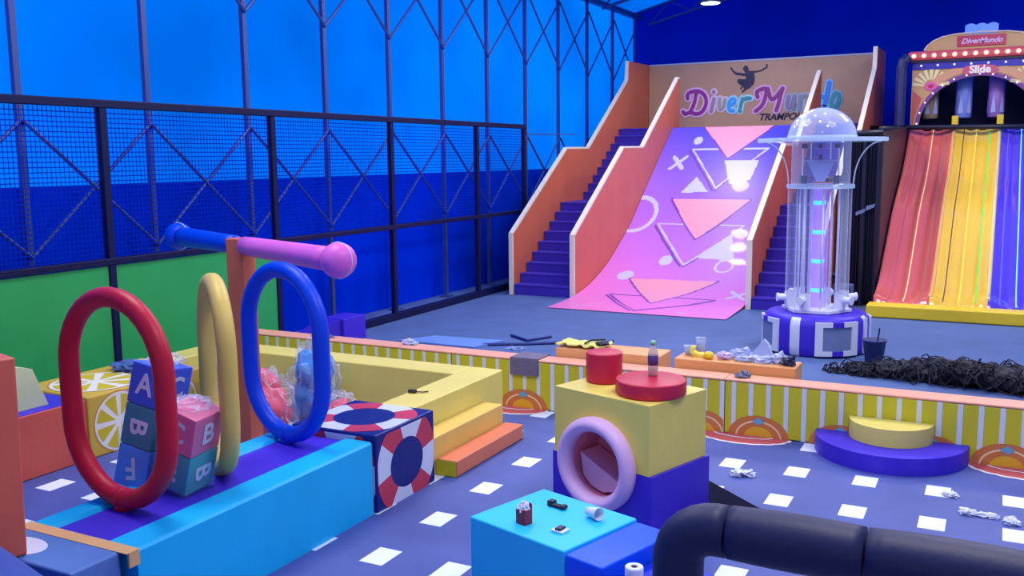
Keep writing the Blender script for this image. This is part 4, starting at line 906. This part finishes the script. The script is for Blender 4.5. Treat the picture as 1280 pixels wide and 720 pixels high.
netb = mat('black_net', (12, 14, 36), .7)
bm = NB(); random.seed(3)
def moundh(u_):  # u 0..1 along the pile
    return .04+.17*math.sin(PI*min(1, max(0, (u_-.15)/.9)))**.8 if u_ > .15 else .03
for k in range(330):
    u_ = random.random()**.8; cx = -1.75+2.5*u_; cy = 11.35-.25*u_+random.uniform(-.28, .28)*(.35+u_); hz = moundh(u_)*random.uniform(.3, 1.1)
    r1 = random.uniform(.04, .11); tilt = Vector((random.uniform(-1, 1), random.uniform(-1, .3), random.uniform(.1, 1))).normalized(); a = tilt.orthogonal().normalized(); b_ = tilt.cross(a)
    P = []
    for i in range(12):
        th = 2*PI*i/12; q = Vector((cx, cy, hz))+(a*math.cos(th)+b_*math.sin(th))*r1*random.uniform(.8, 1.25); q.z = max(.012, q.z); P.append(q)
    tube(bm, P, .008, 4, True)
for k in range(9):
    u_ = .2+.8*k/8; lump(bm, (-1.75+2.5*u_, 11.35-.25*u_, .0), .2, .2*(.4+u_), moundh(u_)*.75, .4, k, 3)
mk('net_pile', bm, netb, None, label='heap of black netting lying on the floor near the bucket', cat='netting')

bm = NB(); box(bm, -3.93, -2.83, 8.56, 8.93, 0, .6, .012); mk('foam_block', bm, vinyl('apricot', (234, 172, 112)), wn=True, label='orange foam block behind the barrier with a yellow cloth on it', cat='foam block')
bm = NB(); box(bm, -2.69, -1.56, 8.56, 8.88, 0, .6, .012); mk('foam_block', bm, vinyl('apricot2', (230, 164, 102)), wn=True, label='orange foam block behind the barrier heaped with cups and wrappings', cat='foam block')
# yellow cloth
def clothm(x0, x1, y0, y1, z, amp, seed, fn=None):
    bm = NB(); n, m_ = 24, 12; T = []
    for s_ in (0, 1):
        G = [[bm.verts.new((x0+(x1-x0)*i/n+.015*math.sin(j*1.7+seed), y0+(y1-y0)*j/m_+.015*math.sin(i*.9+seed), z+.004+s_*.012+amp*(.5+.5*noise.noise(Vector((i*.35, j*.4, seed)))))) for i in range(n+1)] for j in range(m_+1)]
        for j in range(m_):
            for i in range(n): bm.faces.new((G[j][i], G[j][i+1], G[j+1][i+1], G[j+1][i]))
        T.append(G)
    A, B = T
    for i in range(n): bm.faces.new((A[0][i], A[0][i+1], B[0][i+1], B[0][i])); bm.faces.new((A[m_][i], A[m_][i+1], B[m_][i+1], B[m_][i]))
    for j in range(m_): bm.faces.new((A[j][0], A[j+1][0], B[j+1][0], B[j][0])); bm.faces.new((A[j][n], A[j+1][n], B[j+1][n], B[j][n]))
    return bm
t = thing('folded_cloth', (-3.65, 8.7, .6), 'folded yellow-green cloth with black straps on the orange block', 'cloth')
mk('cloth', clothm(-3.92, -3.42, 8.58, 8.85, .6, .05, 4), mat('yellow_green_cloth', (222, 220, 120), .8), t, smooth=True)
bm = NB(); tube(bm, [(-3.62, 8.6, .66), (-3.6, 8.72, .672), (-3.5, 8.84, .665)], .01, 6); lump(bm, (-3.46, 8.66, .645), .07, .05, .02, .4, 4); mk('strap', bm, mat('black_strap', (14, 20, 40), .6), t)
# cups & litter on second block
def cup(c, r, h, lab, m_):
    t = thing('plastic_cup', c, lab, 'cup', 'cups on the littered orange block')
    bm = NB(); lathe(bm, [(0, 0), (r*.75, 0), (r, h), (r*.95, h), (r*.7, .006), (0, .006)], c, 24); mk('cup_body', bm, m_, t, smooth=True)
    bm = NB(); tube(bm, [(c[0]+r*math.cos(2*PI*i/20), c[1]+r*math.sin(2*PI*i/20), c[2]+h) for i in range(20)], .003, 5, True); mk('rim', bm, m_, t)
cp = clear('cup_frost', (190, 205, 240), .5, .2)
cup((-2.6, 8.78, .601), .06, .085, 'short frosted cup, leftmost on the littered orange block', cp); cup((-2.51, 8.84, .601), .05, .16, 'tall frosted cup beside the yellow fruit toys', cp)
t = thing('toy_lemon', (-2.42, 8.74, .6), 'yellow banana-shaped toy next to the tall cup', 'toy')
bm = NB(); tube(bm, [(-2.47+.09*math.cos(a), 8.72, .66+.05*math.sin(a)) for a in [PI*1.9-PI*1.2*i/8 for i in range(9)]], [.012, .026, .032, .034, .034, .034, .03, .024, .01], 12); mk('body', bm, mat('toy_yellow', (240, 226, 90), .4), t, smooth=True)
bm = NB(); lump(bm, (-2.38, 8.66, .601), .05, .045, .04, .2, 5); mk('toy_orange', bm, mat('toy_amber', (242, 206, 40), .4), None, smooth=True, label='small amber ball toy at the edge of the littered orange block', cat='toy')
G_ = 'crumpled wrappings on the orange block'
litter((-2.25, 8.7, .601), [(0, 0, .06, .05, .04)], 'crumpled pink wrapping beside the amber ball toy', mat('pink_wrap', (214, 190, 226), .5), 'wrapping', 'wrapping', G_)
litter((-2.1, 8.74, .601), [(0, .03, .1, .06, .06), (.05, -.05, .08, .05, .035)], 'bluish white crumpled wrapping in the middle of the littered block', clear('frost_wrap', (200, 212, 245), .6, .3), 'wrapping', 'wrapping', G_)
bm = NB(); prism(bm, [(-2.05, 8.76, .602), (-1.8, 8.78, .602), (-1.86, 8.8, .76), (-1.9, 8.8, .8)], (0, .05, 0)); lump(bm, (-1.9, 8.7, .601), .12, .06, .035, .7, 8); mk('wrapping', bm, clear('frost_wrap', (200, 212, 245), .6, .3), label='upright triangular sheet of frosted plastic wrapping', cat='wrapping', group=G_)
litter((-1.74, 8.72, .601), [(0, 0, .07, .05, .055)], 'crumpled pale wrapping next to the dark lump', mat('pale_wrap', (190, 200, 236), .4), 'wrapping', 'wrapping', G_)
litter((-1.64, 8.66, .601), [(0, 0, .055, .045, .045), (.03, .03, .02, .02, .05)], 'dark crumpled bag at the right end of the littered block', mat('dark_bag', (26, 34, 70), .5), 'crumpled_bag', 'bag', G_)
litter((-2.0, 8.4, .513), [(0, 0, .06, .04, .02), (.02, .02, .05, .03, .03)], 'small grey crumpled wrapper on the barrier top cap', mat('grey_wrap', (110, 116, 140), .5), 'wrapper', 'wrapper', 'wrappers on the barrier top')
litter((-6.72, 8.42, .513), [(0, 0, .11, .05, .014)], 'flat grey scrap on the barrier top nearest the blue hoop', mat('grey_wrap', (110, 116, 140), .5), 'wrapper', 'wrapper', 'wrappers on the barrier top')
litter((-5.62, 8.46, .513), [(0, 0, .07, .05, .035), (.06, .0, .05, .04, .02)], 'crumpled pale bag on the barrier top behind the yellow bench', mat('pale_wrap', (190, 200, 236), .4), 'wrapper', 'wrapper', 'wrappers on the barrier top')
bm = NB(); bx = 0
P = [(8.56, .515), (8.28, .517), (8.283, .44), (8.284, .36)]
prism(bm, [(-4.3, 8.57, .513), (-4.3, 8.277, .513), (-4.3, 8.277, .35), (-4.3, 8.287, .35), (-4.3, 8.287, .524), (-4.3, 8.57, .524)], (.31, 0, 0)); mk('draped_cloth', bm, mat('grey_cloth', (112, 104, 128), .85, .4, 50), label='grey cloth hanging over the barrier front', cat='cloth')
# straps and mats on the rear floor
dk = mat('dark_blue_bar', (24, 44, 120), .5)
for P, lab in (([(-6.05, 11.7, .02), (-5.68, 11.45, .02), (-5.5, 11.85, .02)], 'bent dark bar on the rear floor, farthest from the barrier'), ([(-6.1, 10.95, .02), (-5.62, 11.2, .02), (-5.2, 11.5, .02)], 'long dark bar on the rear floor nearest the blue sheet'), ([(-5.1, 11.3, .02), (-4.75, 11.55, .02), (-4.6, 11.9, .02)], 'dark curved bar on the rear floor behind the yellow cloth')):
    bm = NB(); tube(bm, P, .02, 8); mk('floor_bar', bm, dk, label=lab, cat='bar', group='dark bars on the rear floor')
bm = NB(); tube(bm, [(-5.6+.12*math.sin(i*1.3), 10.95+.12*math.cos(i*1.9), .012) for i in range(14)], .008, 5); mk('cable', bm, mat('pale_cable', (150, 170, 220), .5), label='tangle of pale cable on the rear floor by the dark bars', cat='cable')
bm = NB(); prism(bm, [(-7.0, 11.2, .002), (-5.95, 11.28, .002), (-6.1, 10.7, .002), (-7.3, 10.7, .002)], (0, 0, .03)); mk('foam_sheet', bm, mat('pale_blue_sheet', (104, 140, 206), .6, var=.05), label='pale blue flat sheet lying on the rear floor', cat='sheet')
bm = NB(); prism(bm, [(-7.9, 10.3, 0), (-7.9, 10.78, 0), (-7.9, 11.2, .3), (-7.9, 11.2, .0)], (-.3, 0, 0)); bm.free()
t = thing('purple_crate', (-8.15, 11.0, 0), 'purple foam block with sloping top by the fence foot', 'foam block')
bm = NB(); box(bm, -8.28, -7.9, 10.3, 10.8, 0, .34, .012); mk('block', bm, purple, t, wn=True)
bm = NB(); prism(bm, [(-7.95, 9.7, 0), (-7.95, 10.29, 0), (-7.95, 10.29, .33), (-7.95, 9.7, .2)], (-.33, 0, 0)); mk('slope', bm, vinyl('dim_purple', (60, 40, 184)), t)

# lamp hanging from the roof
t = thing('high_bay_lamp', (-5.65, 20.2, 5.67), 'round white lamp hanging under the roof near the sign board', 'lamp')
bm = NB(); lathe(bm, [(0, 0), (.19, 0), (.2, .01)], (-5.65, 20.2, 5.67), 32); mk('diffuser', bm, mat('lamp_glow', (255, 255, 255), .4, emit=6), t)
bm = NB(); lathe(bm, [(.2, .01), (.2, .05), (.1, .14), (.06, .2), (0, .2)], (-5.65, 20.2, 5.67), 32); mk('housing', bm, mat('lamp_housing', (40, 50, 90), .4), t)
bm = NB(); tube(bm, [(-5.65, 20.2, 5.86), (-5.65, 20.2, 7.05)], .01, 6); mk('cord', bm, mat('lamp_housing', (40, 50, 90), .4), t)

# ------------------------------------------------------------ light
w = bpy.data.worlds.new('world'); S.world = w; w.use_nodes = True
w.node_tree.nodes['Background'].inputs['Color'].default_value = lin((214, 216, 250)); w.node_tree.nodes['Background'].inputs['Strength'].default_value = .55
def area(loc, rot, sx, sy, e, col):
    l = bpy.data.lights.new('area', 'AREA'); l.shape = 'RECTANGLE'; l.size = sx; l.size_y = sy; l.energy = e; l.color = col
    o = bpy.data.objects.new('hall_light', l); COL.objects.link(o); o.location = loc; o.rotation_euler = rot; return o
cw = (1.0, .93, .84)
for x, y, e_ in ((-5.5, 5.0, 215), (0, 4.0, 230), (-5.0, 11.5, 250), (.5, 10.5, 260), (-4.8, 17.0, 225), (.6, 16.5, 270)):  # added area lights above the view, without fittings, to light the hall
    area((x, y, 6.3), (0, 0, 0), 2.2, 2.2, e_, cw)
lb = area((-5.65, 20.2, 5.64), (0, 0, 0), .42, .42, 45, cw); lb.data.shape = 'DISK'
sun = bpy.data.lights.new('sun', 'SUN'); sun.energy = 3.0; sun.angle = .05; so = bpy.data.objects.new('sun', sun); COL.objects.link(so)
so.rotation_euler = Vector((.9, .1, -.42)).to_track_quat('-Z', 'Y').to_euler()
S.view_settings.view_transform = 'Standard'; S.view_settings.look = 'None'; S.view_settings.gamma = 1; S.view_settings.exposure = 0
S.view_settings.use_curve_mapping = False
